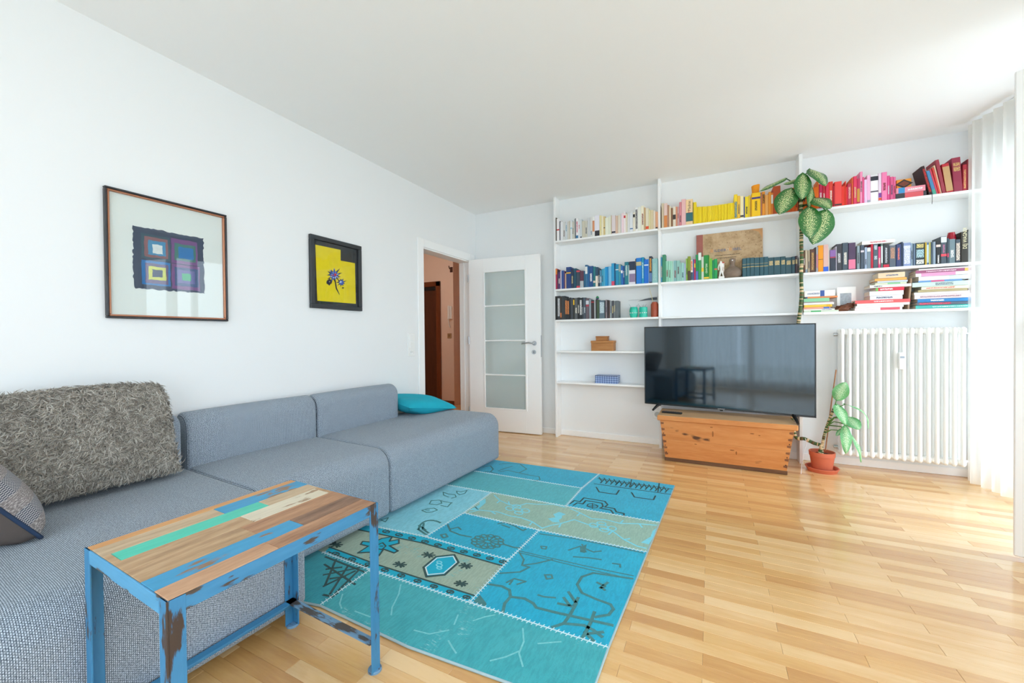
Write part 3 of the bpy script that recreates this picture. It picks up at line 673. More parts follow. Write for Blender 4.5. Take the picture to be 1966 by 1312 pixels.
flat(pc, 'stem_stroke', [zz(*k) for k in ((498, 745), (512, 745), (530, 850), (568, 940), (560, 938), (515, 860))], .0063, NV, .0003)
at(MB().box(.0105, .012, Y0 + .03, Y1 - .03, Z0 + .03, Z1 - .03).build('glass_pane', PG), pc)
# ---- switch and socket panel by the door
sp = thing('switch_panel', 'white wall panel of two light switches above a power socket', 'switch', (0, -1.202, .917))
at(MB().box(0, .008, -1.252, -1.152, .917, 1.138, .003).build('cover_plate', WHITEP), sp)
for z in (1.066, .995): at(MB().box(.008, .013, -1.231, -1.173, z, z + .058, .003).build('rocker', WHITEP), sp)
so_ = MB().lathe([(.026, 0), (.026, .006), (.021, .006), (.020, .001), (0, .001)], n=20); so_.v = [(.008 + z, -1.202 + x, .957 + y) for x, y, z in so_.v]
sk = at(fixn(so_.build('socket_ring', WHITEP)), sp)
for dy in (-.0095, .0095):
    h = MB().tube([(.009, -1.202 + dy, .957), (.0105, -1.202 + dy, .957)], .003, 8); at(h.build('socket_hole', M('#55585c', .6)), sp)
# ================================================================== patchwork rug
RZ = .0105
def rz(x, y, z=RZ): q = F(590 + x / 2.7306, 870 + y / 2.7306, z); return (q.x, q.y)
def rugmat(name, c1, c2, wear, amount, scale=7):
    m, t, p = newmat(name)
    co = t.coords('Object'); n = t.noise(co, scale, 5, .6); n2 = t.noise(t.coords('Object', (40, 300, 40)), 1, 3); n3 = t.noise(t.coords('Object', (140, 30, 40)), 1, 2)
    c = t.mix(n, c1, c2)
    f = t.math('ADD', t.math('MULTIPLY', t.noise(co, 3.2, 5, .62), .75), t.math('MULTIPLY', n2, .32))
    c = t.mix(t.ramp(f, [(amount, (0, 0, 0)), (amount + .06, (1, 1, 1))]), c, wear)
    c = t.mix(t.math('MULTIPLY', t.ramp(n3, [(.4, (1, 1, 1)), (.6, (0, 0, 0))]), .22), c, tuple(x * .45 for x in lin(c1)[:3]))
    t.ln(c, p.inputs['Base Color']); p.inputs['Roughness'].default_value = .95; p.inputs['Specular IOR Level'].default_value = .1
    t.ln(t.bump(t.noise(t.coords('Object', (120, 320, 100)), 1, 2), .5, .003), p.inputs['Normal']); p.inputs['Sheen Weight'].default_value = .2
    return m
RM = dict(blue=rugmat('turquoise_blue_pile', '#0699bd', '#12b4d2', '#7fc9d6', .74), teal=rugmat('worn_teal_pile', '#2b9aa4', '#4cb2b9', '#a9d6d6', .60, 9), pale=rugmat('pale_blue_pile', '#6fc3d6', '#8ed2e0', '#a9dbe4', .75), olive=rugmat('grey_green_pile', '#86ad9f', '#9dbcaa', '#6fb9c0', .72),
          taupe=rugmat('sage_taupe_pile', '#8fa898', '#a3b3a0', '#4eb2b8', .63), mid=rugmat('soft_teal_pile', '#3aa6b4', '#52b7c0', '#7dc6cc', .7), dark=rugmat('teal_border_pile', '#1f8fa0', '#35a3ad', '#5ab5b8', .7))
INK = M('#457c7e', .95, var=.25, vs=60, name='olive_grey_yarn'); DINK = M('#35504f', .95, var=.2, vs=60, name='dark_yarn'); LINK = M('#79cbdc', .95, var=.12, vs=60, name='light_blue_yarn'); BINK = M('#17a7c4', .95, var=.1, name='blue_yarn'); THREAD = M('#c5dde2', .9, name='pale_seam_thread')
rg = thing('patchwork_rug', 'turquoise patchwork rug of stitched overdyed pieces on the oak floor', 'rug', (1.6, -2.1, 0))
NR = (2.262, -3.05); NL = rz(70, 795)
def fx(*q): return [rz(*k) for k in q]
far_l = (.62, -1.135)
UX = .62
def ext(a, b): A_, B_ = rz(*a), rz(*b); t_ = (UX - A_[0]) / (A_[0] - B_[0]); return (UX, A_[1] + (A_[1] - B_[1]) * t_)
Q1, Q2, Q3, Q4 = ext((875, 95), (1440, 185)), ext((715, 165), (965, 208)), ext((300, 375), (620, 440)), ext((80, 520), (330, 612))
SW = (.79, -2.9)
patches = {
 'A': ('blue', [far_l, *fx((995, 38), (1530, 110), (1440, 185), (875, 95)), Q1]),
 'B': ('blue', fx((1530, 110), (1925, 170), (1845, 365), (1355, 280), (1440, 185))),
 'C': ('mid', [Q1, *fx((875, 95), (1440, 185), (1355, 280), (965, 208), (715, 165)), Q2]),
 'D': ('pale', [Q2, *fx((715, 165), (965, 208), (820, 315), (620, 440), (300, 375)), Q3]),
 'E': ('olive', fx((965, 208), (1355, 280), (1845, 365), (1780, 520), (1215, 405), (820, 315))),
 'F': ('blue', fx((820, 315), (1215, 405), (1055, 562), (620, 440))),
 'G': ('taupe', [Q3, *fx((300, 375), (620, 440), (1055, 562), (850, 785), (330, 612), (80, 520)), Q4]),
 'H': ('blue', fx((1215, 405), (1780, 520), (1575, 1020), (850, 785), (1055, 562))),
 'I': ('dark', [Q4, *fx((80, 520), (330, 612)), NL, (.98, -3.16), (UX, -3.16)]),
 'J': ('teal', [*fx((330, 612), (850, 785), (1575, 1020)), NR, rz(1080, 1207), rz(530, 1010), NL]),
}
PO = {}
def shrink(pts, d):
    c = Vector((sum(p[0] for p in pts) / len(pts), sum(p[1] for p in pts) / len(pts)))
    return [tuple(Vector(p) + (c - Vector(p)).normalized() * d) for p in pts]
for k, (c, pts) in patches.items():
    PO[k] = at(fixn(MB().prism(shrink(pts, .0015), RZ - .0005, (0, 0, .0005)).build('rug_patch', RM[c])), rg)
backing = [far_l, rz(995, 38), rz(1925, 170), rz(1575, 1020), NR, rz(1080, 1207), rz(530, 1010), NL, (.98, -3.165), (UX, -3.165)]
at(fixn(MB().prism(backing, .0075, (0, 0, 0)).build('rug_backing', M('#8fb9bf', .95))), rg)
def ribbon(pts, w, z0, z1, mb, closed=False):
    P = [Vector((*p, 0)) for p in pts]; n = len(P)
    for i in range(n if closed else n - 1):
        a, b = P[i], P[(i + 1) % n]; d = b - a
        if d.length < 1e-6: continue
        d.normalize(); s = Vector((-d.y, d.x, 0)) * w / 2; a2, b2 = a - d * w * .3, b + d * w * .3
        k = len(mb.v); dz_ = (k // 8 % 12) * .00006
        for z in (z0, z1 + dz_):
            for q in (a2 - s, b2 - s, b2 + s, a2 + s): mb.v.append((q.x, q.y, z))
        for f in ((4, 5, 6, 7), (0, 1, 5, 4), (1, 2, 6, 5), (2, 3, 7, 6), (3, 0, 4, 7)): mb.face([k + j for j in f])
def atp(o, patch): o.parent = PO[patch]; o.matrix_parent_inverse = (PO[patch].matrix_parent_inverse if False else Matrix.Identity(4)); return o
def motif(patch, lines, w=.011, mat=None, name='woven_motif', z=.0008, fill=None, one=False, stuff=False):
    mbs = []; mb = MB()
    for ln in lines:
        cl = ln[-1] == 'c'; ln = ln[:-1] if cl else ln
        ribbon([rz(*q) for q in ln], w, RZ - .0004, RZ + z, mb, cl)
        if not (one or stuff): mbs.append(mb); mb = MB()
    for ln in fill or []:
        mb.prism([rz(*q) for q in ln], z + .0004, (0, 0, RZ - .0004))
        if not (one or stuff): mbs.append(mb); mb = MB()
    if mb.v: mbs.append(mb)
    for m_ in mbs:
        o = atp(m_.build(name, mat or INK), patch)
        if stuff: o['kind'] = 'stuff'
def circ(cx, cy, rx, ry, n=14, a0=0, a1=360, rot=.12): return [(cx + rx * math.cos(R(a0 + (a1 - a0) * i / n)), cy + ry * math.sin(R(a0 + (a1 - a0) * i / n)) + rx * math.cos(R(a0 + (a1 - a0) * i / n)) * rot) for i in range(n + (0 if a1 - a0 == 360 else 1))]
# A
motif('A', [[(920, 75), (960, 68), (975, 85), (960, 100), (930, 98)], [(1005, 60), (1060, 55), (1115, 58), (1150, 85), (1110, 105), (1050, 92), (1010, 100)], [(1110, 105), (1170, 118), (1215, 125), (1220, 140), (1190, 148)], [(1000, 95), (1040, 80), (1075, 70)], [(960, 100), (1000, 110)]], .009)
# B: border and stepped medallion
motif('B', [[(1525, 135), (1915, 190)], [(1505, 162), (1905, 218)], [(1700, 140), (1690, 180)], [(1845, 160), (1838, 205)]] + [[(1530 + 26 * i, 128 + 3.8 * i), (1545 + 26 * i, 150 + 3.8 * i), (1556 + 26 * i, 140 + 3.8 * i)] for i in range(14)] + [[(1538 + 26 * i, 158 + 3.8 * i), (1552 + 26 * i, 143 + 3.8 * i)] for i in range(14)], .008, DINK, stuff=True)
motif('B', [[(1515, 180), (1530, 205), (1620, 218), (1635, 196)], [(1700, 208), (1715, 232), (1815, 246), (1825, 225)], [(1375, 268), (1400, 250), (1430, 256), (1450, 236), (1560, 254), (1575, 272), (1560, 284), (1610, 292), (1620, 310), (1660, 318), (1660, 330)], [(1395, 275), (1415, 262), (1445, 268), (1460, 250), (1545, 264), (1550, 282), (1535, 290), (1590, 300), (1605, 318)]], .010, DINK)
motif('B', [circ(1495, 278, 28, 11, 10) + ['c'], [(1465, 280), (1525, 278)], [(1495, 265), (1495, 292)]], .006, DINK, one=True)
# D
motif('D', [[(600, 302), (630, 292), (665, 290), (682, 300), (655, 310), (625, 312), 'c'], [(620, 300), (640, 300)], [(782, 200), (808, 205), (838, 196), (826, 212), (800, 220), (786, 212), 'c'], [(755, 238), (780, 232), (775, 220), (740, 216), (712, 206), (715, 222), (740, 232)], [(760, 262), (720, 256), (690, 248), (650, 250), (640, 268), (680, 272), (705, 264), (700, 254)], [(700, 276), (735, 283), (755, 262)]], .007)
motif('D', [circ(660, 410, 75, 55, 12, 180, 300), [(585, 380), (620, 405)], [(610, 370), (605, 400), (635, 420)], [(580, 400), (625, 430)]], .012)
motif('D', [[(385, 352), (425, 340), (410, 362), 'c']], .006)
# E: light scrolls
motif('E', [[(850, 312), (900, 300), (1000, 310), (1060, 330), (1120, 340), (1180, 362), (1230, 395)], [(980, 222), (1010, 250), (1060, 272), (1100, 280), (1150, 265), (1210, 270), (1290, 270), (1350, 285)], [(1230, 395), (1280, 380), (1330, 370), (1400, 350), (1460, 372), (1540, 395), (1600, 410), (1660, 455), (1730, 490), (1775, 500)], [(1380, 292), (1430, 315), (1490, 345), (1560, 350), (1640, 370), (1740, 372), (1830, 380)], [(900, 300), (880, 285)], [(960, 305), (985, 320)], [(1010, 250), (995, 262)], [(1060, 272), (1055, 256)], [(1180, 362), (1165, 378)], [(1600, 410), (1580, 428)], [(1660, 455), (1690, 450)], [(1640, 370), (1655, 355)], [(1740, 372), (1755, 390)], [(1430, 315), (1415, 330)], [(1330, 370), (1320, 390)]], .009, LINK)
motif('E', [circ(1102, 298, 24, 9, 12) + ['c'], circ(1060, 292, 20, 10, 10) + ['c'], circ(1145, 303, 20, 10, 10) + ['c'], circ(1098, 280, 22, 8, 10) + ['c'], circ(1108, 315, 22, 8, 10) + ['c'], circ(1548, 388, 28, 10, 12) + ['c'], circ(1500, 380, 22, 11, 10) + ['c'], circ(1598, 396, 22, 11, 10) + ['c'], circ(1542, 370, 24, 8, 10) + ['c'], circ(1556, 405, 24, 9, 10) + ['c']], .007, LINK)
motif('E', [], .006, LINK, fill=[[(1262, 345), (1300, 338), (1290, 322), (1320, 310), (1355, 322), (1335, 330), (1335, 342), (1318, 352), (1325, 366), (1285, 362)], [(850, 300), (905, 270), (900, 255), (935, 240), (935, 262), (890, 300)], [(1750, 470), (1800, 440), (1810, 410), (1830, 395), (1815, 440), (1790, 480)]])
# F: rosette
motif('F', [[(945 + 22 * math.cos(R(a)), 466 + 9 * math.sin(R(a))), (945 + 82 * math.cos(R(a)), 466 + 36 * math.sin(R(a)))] for a in range(0, 360, 30)] + [circ(945, 466, 20, 8, 10) + ['c']] + [circ(945 + 72 * math.cos(R(a)), 466 + 31 * math.sin(R(a)), 15, 7, 8) + ['c'] for a in range(15, 375, 30)], .008, one=True)
motif('F', [[(735, 375), (750, 410), (800, 430), (860, 442)], [(1030, 480), (1080, 495), (1120, 500)], [(700, 430), (725, 425), (735, 440), (712, 446), 'c'], [(1000, 372), (1040, 365), (1090, 385), (1130, 408), (1145, 400)], [(1020, 378), (1060, 392)], [(750, 400), (790, 390), (805, 402)]], .011)
# G: taupe with blue borders and a medallion
def lerp(a, b, t): return (a[0] + (b[0] - a[0]) * t, a[1] + (b[1] - a[1]) * t)
gt0, gt1, gb0, gb1 = (300, 378), (1050, 556), (330, 612), (850, 785)
motif('G', [], .01, BINK, 'woven_border', .0007, fill=[[(310, 380), (620, 443), (1048, 560), (1020, 590), (600, 470), (270, 400)], [(88, 522), (330, 612), (846, 783), (875, 752), (370, 590), (118, 496)]])
motif('G', [[(262, 402), (600, 472), (1020, 592)], [(115, 494), (370, 588), (878, 750)]], .009, DINK, z=.0011)
for i in range(11):
    c = lerp((345, 396), (1025, 572), i / 10 if i else 0); motif('G', [circ(c[0], c[1], 18, 7, 8) + ['c'], [(c[0] - 16, c[1] + 4), (c[0] + 16, c[1] - 3)]], .007, DINK, z=.0013, one=True)
for i in range(9):
    c = lerp((150, 530), (835, 758), i / 8); motif('G', [circ(c[0], c[1], 18, 8, 8) + ['c'], [(c[0] - 15, c[1] + 5), (c[0] + 15, c[1] - 4)]], .007, DINK, z=.0013, one=True)
med = [(610, 600), (675, 545), (770, 535), (792, 575), (720, 640), (625, 650)]
motif('G', [], .01, BINK, z=.0009, fill=[med]); motif('G', [med + ['c']], .011, DINK, z=.0011); motif('G', [[(620, 602), (680, 552), (765, 543), (782, 575), (715, 632), (632, 640), 'c']], .006, THREAD, z=.0013)
motif('G', [circ(692, 590, 16, 8, 8) + ['c'], circ(692, 575, 13, 6, 8) + ['c'], circ(692, 605, 13, 6, 8) + ['c']], .006, LINK, z=.0013)
for cx, cy in ((635, 535), (485, 585), (830, 592), (805, 685), (150, 480)):
    motif('G', [[(cx - 34, cy), (cx + 34, cy + 2)], [(cx - 6, cy - 14), (cx + 6, cy + 16)], [(cx - 22, cy - 10), (cx + 22, cy + 12)], [(cx + 24, cy - 10), (cx - 22, cy + 12)]], .009, DINK, z=.0012, one=True)
star = [(265, 525), (320, 490), (280, 480), (290, 465), (345, 470), (390, 450), (445, 440), (430, 465), (480, 455), (480, 475), (430, 488), (475, 515), (455, 525), (400, 505), (375, 540), (330, 550), (345, 520)]
motif('G', [], .01, BINK, z=.0009, fill=[star]); motif('G', [star + ['c']], .009, DINK, z=.0011); motif('G', [[(365, 485), (395, 472), (412, 490), (390, 508), (370, 505), 'c'], [(382, 490), (396, 490)]], .008, DINK, z=.0013)
# H: big blue piece with ghosted branches
motif('H', [[(1115, 515), (1290, 555), (1480, 598), (1710, 645)], [(1118, 525), (1290, 566), (1470, 610), (1700, 662)]], .006)
motif('H', [[(1705, 660), (1500, 630), (1440, 650), (1415, 690), (1440, 735), (1520, 770), (1590, 795), (1605, 820), (1580, 850), (1510, 862)], [(1520, 680), (1560, 700), (1535, 710)], [(1575, 680), (1540, 705), (1560, 720)]], .012)
motif('H', [[(945, 688), (1020, 700), (1060, 720), (1065, 755), (1140, 765), (1185, 790), (1200, 812), (1290, 835), (1380, 855), (1600, 905)], [(1065, 755), (1035, 790), (1025, 835)], [(1370, 730), (1410, 790), (1380, 845), (1345, 895), (1285, 915)], [(1345, 760), (1375, 800)], [(1315, 790), (1385, 805)], [(1420, 760), (1400, 800)], [(1505, 835), (1490, 880), (1455, 950), (1440, 975)], [(1340, 895), (1450, 905), (1500, 930), (1545, 965)], [(1455, 950), (1550, 940)], [(1455, 940), (1500, 985)]], .013)
motif('H', [[(1110, 520), (1135, 560), (1125, 590), (1165, 600), (1115, 625), (1010, 632)], [(1125, 590), (1200, 580), (1285, 560)], [(1045, 680), (1085, 660), (1145, 675), (1100, 690)], [(1060, 690), (1075, 670)], [(1245, 640), (1280, 640), (1285, 658), (1255, 662), 'c'], [(1225, 490), (1255, 492), (1250, 505), (1230, 502), 'c'], [(1210, 745), (1240, 755), (1300, 760)], [(1370, 510), (1430, 490), (1500, 520), (1540, 515)], [(1440, 480), (1460, 520)], [(1395, 545), (1470, 550), (1540, 560)], [(1600, 580), (1640, 585), (1640, 600)], [(1220, 425), (1400, 450), (1600, 490), (1760, 525)]], .009)
motif('H', [], .01, INK, fill=[[(870, 780), (905, 745), (940, 790), (935, 808)], [(1430, 495), (1465, 480), (1455, 525), (1430, 520)]])
# I: dark lattice
motif('I', [[(95, 545), (300, 625)], [(85, 640), (285, 600)], [(90, 585), (250, 690)], [(85, 700), (250, 620)], [(150, 560), (95, 690)], [(215, 590), (120, 740)], [(270, 615), (140, 745)], [(85, 745), (130, 755), (160, 735)], [(110, 520), (310, 600)], [(100, 610), (180, 600)], [(120, 660), (200, 650)]], .010, DINK, one=True)
# J: pale creases
motif('J', [[(490, 690), (480, 740), (445, 810), (440, 850)], [(185, 740), (170, 790), (180, 815)], [(250, 830), (330, 860)], [(560, 930), (640, 950), (740, 930)], [(1130, 920), (1135, 990), (1110, 1050), (1130, 1120)], [(960, 1090), (1040, 1070), (1110, 1040)], [(790, 850), (770, 900)], [(870, 880), (930, 860), (980, 850)], [(740, 985), (760, 1020), (780, 1050)], [(1210, 1000), (1330, 990)]], .006, M('#74c0c4', .95, var=.3, vs=90, name='worn_pale_yarn'), z=.0002)
# seams: a laid thread with cross stitches
sm = MB()
def seam(a, b, mb=sm):
    A_, B_ = Vector((*a, 0)), Vector((*b, 0)); d = B_ - A_; n = max(2, int(d.length / .019)); nd = Vector((-d.y, d.x, 0)).normalized()
    ribbon([a, b], .0035, RZ - .0002, RZ + .0016, mb)
    for i in range(n):
        c = A_ + d * ((i + .5) / n); o = d.normalized() * .004; ribbon([tuple((c - nd * .010 - o).xy), tuple((c + nd * .010 + o).xy)], .0022, RZ - .0002, RZ + .0018, mb)
S = lambda *q: [seam(rz(*q[i]), rz(*q[i + 1])) for i in range(len(q) - 1)]
S((875, 95), (1440, 185)); S((1530, 110), (1440, 185), (1355, 280)); S((715, 165), (965, 208), (1355, 280), (1845, 365)); S((965, 208), (820, 315), (620, 440)); S((820, 315), (1215, 405), (1780, 520)); S((1215, 405), (1055, 562), (850, 785)); S((300, 375), (620, 440), (1055, 562)); S((80, 520), (330, 612), (850, 785), (1575, 1020)); S((330, 612), (70, 795))
tag(at(sm.build('seam_stitching', THREAD), rg), kind='stuff')
bn = MB(); ring = [(x, y, .0055) for x, y in backing]; bn.tube(ring + [ring[0]], .0052, 6, False)
at(bn.build('edge_binding', M('#9fb6bc', .9), None, True), rg)
# ================================================================== wall shelving
SD = .165                                        # shelf depth
SH = dict(a=2.117, b=1.600, c=1.272, d=.940, e=.607)
UPX = [1.085, 2.150, 3.266, 4.345]
sv = thing('wall_shelving', 'white floor to ceiling wall shelving with thin boards in three bays', 'shelving', (1.08, 0, 0))
for x in UPX: at(MB().box(x - .012, x + .012, -.135, -.0005, .0, HC - .002, .002).build('upright', WHITE), sv)
for i, ks in enumerate(('abcde', 'abc', 'abc')):
    for k in ks: at(MB().box(UPX[i] + .0125, UPX[i + 1] - .0125, -SD, -.0005, SH[k] - .02, SH[k], .002).build('shelf', WHITE), sv)
# ---- wooden boxes and checked tin
BXW = wood('box_pine', '#8a5426', '#a9703a', '#c08a52', 0, 1.5, .6)
def lidded_box(name, label, cat, x0, x1, y0, y1, z0, z1, lidh, mat, ov=.004):
    r_ = thing(name, label, cat, ((x0 + x1) / 2, (y0 + y1) / 2, z0))
    at(MB().box(x0, x1, y0, y1, z0, z1 - lidh - .0005, .002).build('box_body', mat), r_); at(MB().box(x0 - ov, x1 + ov, y0 - ov, y1 + ov, z1 - lidh, z1, .002).build('lid', mat), r_); return r_
zs = SH['d']
lidded_box('wooden_box', 'wide flat pine box carrying a smaller box, on an almost empty shelf', 'box', 1.478, 1.704, -.145, -.02, zs, zs + .105, .022, BXW)
lidded_box('wooden_box', 'small pine box set on top of a wider pine box', 'box', 1.522, 1.641, -.125, -.04, zs + .1055, zs + .152, .012, BXW, .002)
tm, t, p = newmat('blue_check_tin'); co = t.coords('Object'); sx = t.n.new('ShaderNodeSeparateXYZ'); t.ln(co, sx.inputs[0])
w1 = t.math('GREATER_THAN', t.math('FRACT', t.math('MULTIPLY', sx.outputs[0], 42.0)), .6); w2 = t.math('GREATER_THAN', t.math('FRACT', t.math('MULTIPLY', sx.outputs[2], 48.0)), .6)
t.ln(t.ramp(t.math('MULTIPLY', t.math('ADD', w1, w2), .5), [(0, '#9fb3d6'), (.5, '#6c83b4'), (1, '#3d4f7e')]), p.inputs['Base Color']); p.inputs['Roughness'].default_value = .35
r_ = lidded_box('tin_box', 'flat blue and white checked tin on the lowest shelf', 'tin', 1.515, 1.745, -.14, -.02, SH['e'], SH['e'] + .082, .02, tm, .001)
at(MB().box(1.516, 1.744, -.1412, -.1411, SH['e'] + .075, SH['e'] + .080).build('lid_rim', M('#4a4a58', .4)), r_)
# ---- socket on the back wall
sk = thing('wall_socket', 'cream power socket on the wall beside the wooden chest', 'socket', (2.105, 0, .262))
at(MB().box(2.066, 2.146, -.008, -.0003, .262, .348, .003).build('cover_plate', WHITEP), sk)
so_ = MB().lathe([(.026, 0), (.026, .004), (.021, .004), (.020, .001), (0, .001)], n=20); so_.v = [(2.106 + x, -.008 - z, .305 + y) for x, y, z in so_.v]
at(fixn(so_.build('socket_ring', M('#b9bbb8', .5))), sk)

# ================================================================== chest
PINE = wood('orange_pine', '#a5602a', '#c47c3e', '#d8985a', 0, .9, .5, .15, True); PINED = wood('pine_end_grain', '#5a3018', '#7a4826', '#905c34', 2, 2, .6); PINET = wood('worn_pine_lid', '#a8825a', '#c09a70', '#cdb08a', 0, .9, .5, .15)
ch = thing('wooden_chest', 'dovetailed orange pine chest with sloping sides standing under the television', 'chest', (2.67, -.33, 0))
CZ, CB = .352, .03                              # top of body, bottom
fB = (2.228, 3.112); fT = (2.188, 3.158); yB, yT = (-.507, -.19), (-.52, -.165)
def cx_(side, z): return fB[side] + (fT[side] - fB[side]) * (z - CB) / (CZ - CB)
def cy_(side, z): return yB[side] + (yT[side] - yB[side]) * (z - CB) / (CZ - CB)
def slab(pts, name, mat): m_ = MB(); k = len(pts) // 2; m_.v = list(pts); m_.f = [tuple(range(k))[::-1], tuple(range(k, 2 * k))] + [(i, (i + 1) % k, k + (i + 1) % k, k + i) for i in range(k)]; return at(fixn(m_.build(name, mat)), ch)
th = .02
for (za, zb_) in ((CB, .187), (.1878, CZ)):
    P = lambda s, z, o: (cx_(s, z), cy_(0, z) + o, z)
    slab([P(0, za, 0), P(1, za, 0), P(1, zb_, 0), P(0, zb_, 0), P(0, za, th), P(1, za, th), P(1, zb_, th), P(0, zb_, th)], 'front_board', PINE)
    P = lambda s, z, o: (cx_(s, z), cy_(1, z) + o, z)
    slab([P(0, za, 0), P(1, za, 0), P(1, zb_, 0), P(0, zb_, 0), P(0, za, -th), P(1, za, -th), P(1, zb_, -th), P(0, zb_, -th)], 'back_board', PINE)
for s, o in ((0, th), (1, -th)):
    P = lambda e_, z, oo: (cx_(s, z) + oo, cy_(e_, z) + (th if e_ == 0 else -th), z)
    slab([P(0, CB, 0), P(1, CB, 0), P(1, CZ, 0), P(0, CZ, 0), P(0, CB, o), P(1, CB, o), P(1, CZ, o), P(0, CZ, o)], 'end_board', PINE)
for s in (0, 1):
    sg = 1 if s == 0 else -1
    for i in range(6):
        z = .052 + i * .053; x = cx_(s, z); y = cy_(0, z)
        k = MB(); k.prism([(x + sg * .002, z), (cx_(s, z + .022) + sg * .002, z + .022), (x + sg * .026, z + .018), (x + sg * .026, z + .004)], .003, (0, y - .0018, 0), (1, 0, 0), (0, 0, 1), (0, 1, 0))
        at(fixn(k.build('dovetail', PINED)), ch)
    for z in (.075, .135, .24):
        x = cx_(s, z) + sg * .014; y = cy_(0, z); at(MB().tube([(x, y - .0012, z), (x, y + .004, z)], .0045, 8).build('peg', M('#2e1a10', .8)), ch)
at(MB().box(fB[0] - .004, fB[1] + .004, yB[0] - .006, yB[1] + .004, .0, CB - .0005, .003).build('base_board', wood('dark_base_board', '#4a2c18', '#6a4426', '#80583a', 0, 1, .6)), ch)
ld = at(MB().box(2.166, 3.182, -.535, -.16, .3525, .395, .005).build('lid', PINE), ch)
MB().box(2.17, 3.178, -.53, -.335, .3952, .3965, .0005).build('lid_board', PINET, ld); MB().box(2.17, 3.178, -.3335, -.165, .3952, .3965, .0005).build('lid_board', PINET, ld)
for o in ld.children: o.matrix_parent_inverse = Matrix.Identity(4)
# knots and scars
for (x, z, w, h) in ((2.60, .27, .012, .05), (2.59, .325, .022, .008), (2.88, .30, .03, .008), (2.93, .29, .016, .006), (2.47, .17, .022, .006), (2.74, .15, .035, .008), (2.77, .13, .010, .03)):
    y = cy_(0, z); at(MB().prism([(x + w * math.cos(a) * .5, z + h * math.sin(a) * .5) for a in [i * .7 for i in range(9)]], .0012, (0, y - .0009, 0), (1, 0, 0), (0, 0, 1), (0, 1, 0)).build('knot', M('#8a5428', .8, var=.3)), ch)

# ================================================================== television
TL_, TR_ = Vector((2.018, -.220, 0)), Vector((3.316, -.412, 0)); td = (TR_ - TL_); tw = td.length; ta = math.atan2(td.y, td.x)
tv = thing('television', 'large flat black television standing on the wooden chest', 'television', (TL_.x, TL_.y, .3967), ta)
tz0, tz1 = .441 - .3967, 1.1755 - .3967
scm, t, p = newmat('dark_screen_glass'); p.inputs['Base Color'].default_value = (.004, .007, .010, 1); p.inputs['Roughness'].default_value = .055; p.inputs['Specular IOR Level'].default_value = .5; p.inputs['IOR'].default_value = 1.8; p.inputs['Specular Tint'].default_value = (.75, .9, 1, 1)
TVB = M('#0d1013', .3, name='black_bezel')
MB().box(0, tw, .002, .032, tz0, tz1, .004).box(.2, tw - .2, .032, .062, tz0 + .08, tz0 + .42, .015).build('housing', BLACK, tv)
bz = .009; MB().box(bz, tw - bz, 0, .0019, tz0 + .016, tz1 - bz).build('screen', scm, tv)
MB().box(0, bz, -.003, .0019, tz0, tz1, .0015).box(tw - bz, tw, -.003, .0019, tz0, tz1, .0015).box(bz, tw - bz, -.003, .0019, tz1 - bz, tz1, .0015).box(bz, tw - bz, -.003, .0019, tz0, tz0 + .016, .0015).build('bezel', TVB, tv)
MB().box(tw * .5 - .012, tw * .5 + .012, -.002, .012, tz0 - .008, tz0 - .0005, .002).build('sensor', BLACK, tv)
text_obj('SAMSUNG', .012, M('#c8ccd0', .4), 'maker_name', tv, Matrix.Translation((tw * .5, -.0034, tz0 + .008)) @ Matrix.Rotation(R(90), 4, 'X'), .0002)
for s, x in ((-1, .14), (1, tw - .15)):
    ft = MB()
    for dy in (-1, 1):
        a = Vector((x, .02, tz0 + .01)); e_ = Vector((x + s * .035, .02 + dy * .125, .004))
        ft.prism([(-.011, 0), (.011, 0), (.011, 1), (-.011, 1)], .0, tuple(a)) if False else None
        ft.tube([a, a + (e_ - a) * .45 + Vector((0, 0, .006)), e_ + Vector((0, 0, .003))], [.015, .013, .009], 8)
    ft.build('foot', BLACK, tv, 'auto')
rm = thing('remote_control', 'black remote control lying along the front of the wooden chest', 'remote control', F(1290, 794, .3967), R(-6))
MB().box(-.085, .085, -.02, .02, 0, .015, .005).build('casing', BLACK, rm)
for i in range(7):
    for j in (-1, 0, 1): MB().box(-.07 + i * .019, -.06 + i * .019, j * .011 - .003, j * .011 + .003, .0152, .0168, .0008).build('button', M('#5a5d62' if i or j else '#c22a2a', .5), rm)

# ================================================================== radiator
ra = thing('radiator', 'white column radiator on the wall beneath the bookshelf', 'radiator', (3.9, -.1, .1))
RX0, RX1, RZ0, RZ1, NC = 3.515, 4.262, .102, 1.135, 16; pt = (RX1 - RX0) / NC
cmesh = MB()
for y in (-.135, -.07):
    cmesh.tube([(0, y, RZ0 + .02), (0, y, RZ0 + .04), (0, y, RZ1 - .04), (0, y, RZ1 - .02)], [.0145, .0135, .0135, .0145], 12)
    for z, d in ((RZ0 + .02, -1), (RZ1 - .02, 1)): cmesh.lathe([(.0145, 0), (.0135, .008 * d), (.009, .015 * d), (0, .018 * d)][::1 if d > 0 else -1], (0, y, z), 12)
for z in (RZ0 + .03, RZ1 - .03): cmesh.box(-pt / 2 + .0003, pt / 2 - .0003, -.135, -.07, z - .022, z + .022, .008)
RADW = M('#f4f5f3', .3, name='radiator_enamel')
cme = cmesh.mesh('radiator_column', RADW, True)
try: cme.set_sharp_from_angle(angle=R(40))
except Exception: pass
for i in range(NC):
    o = bpy.data.objects.new('radiator_column', cme); COL.objects.link(o); o.parent = ra; o.location = (RX0 + pt * (i + .5) - 3.9, .1, -.1)
def rp(mb, n, mat): return at(mb.build(n, mat, None, 'auto'), ra)
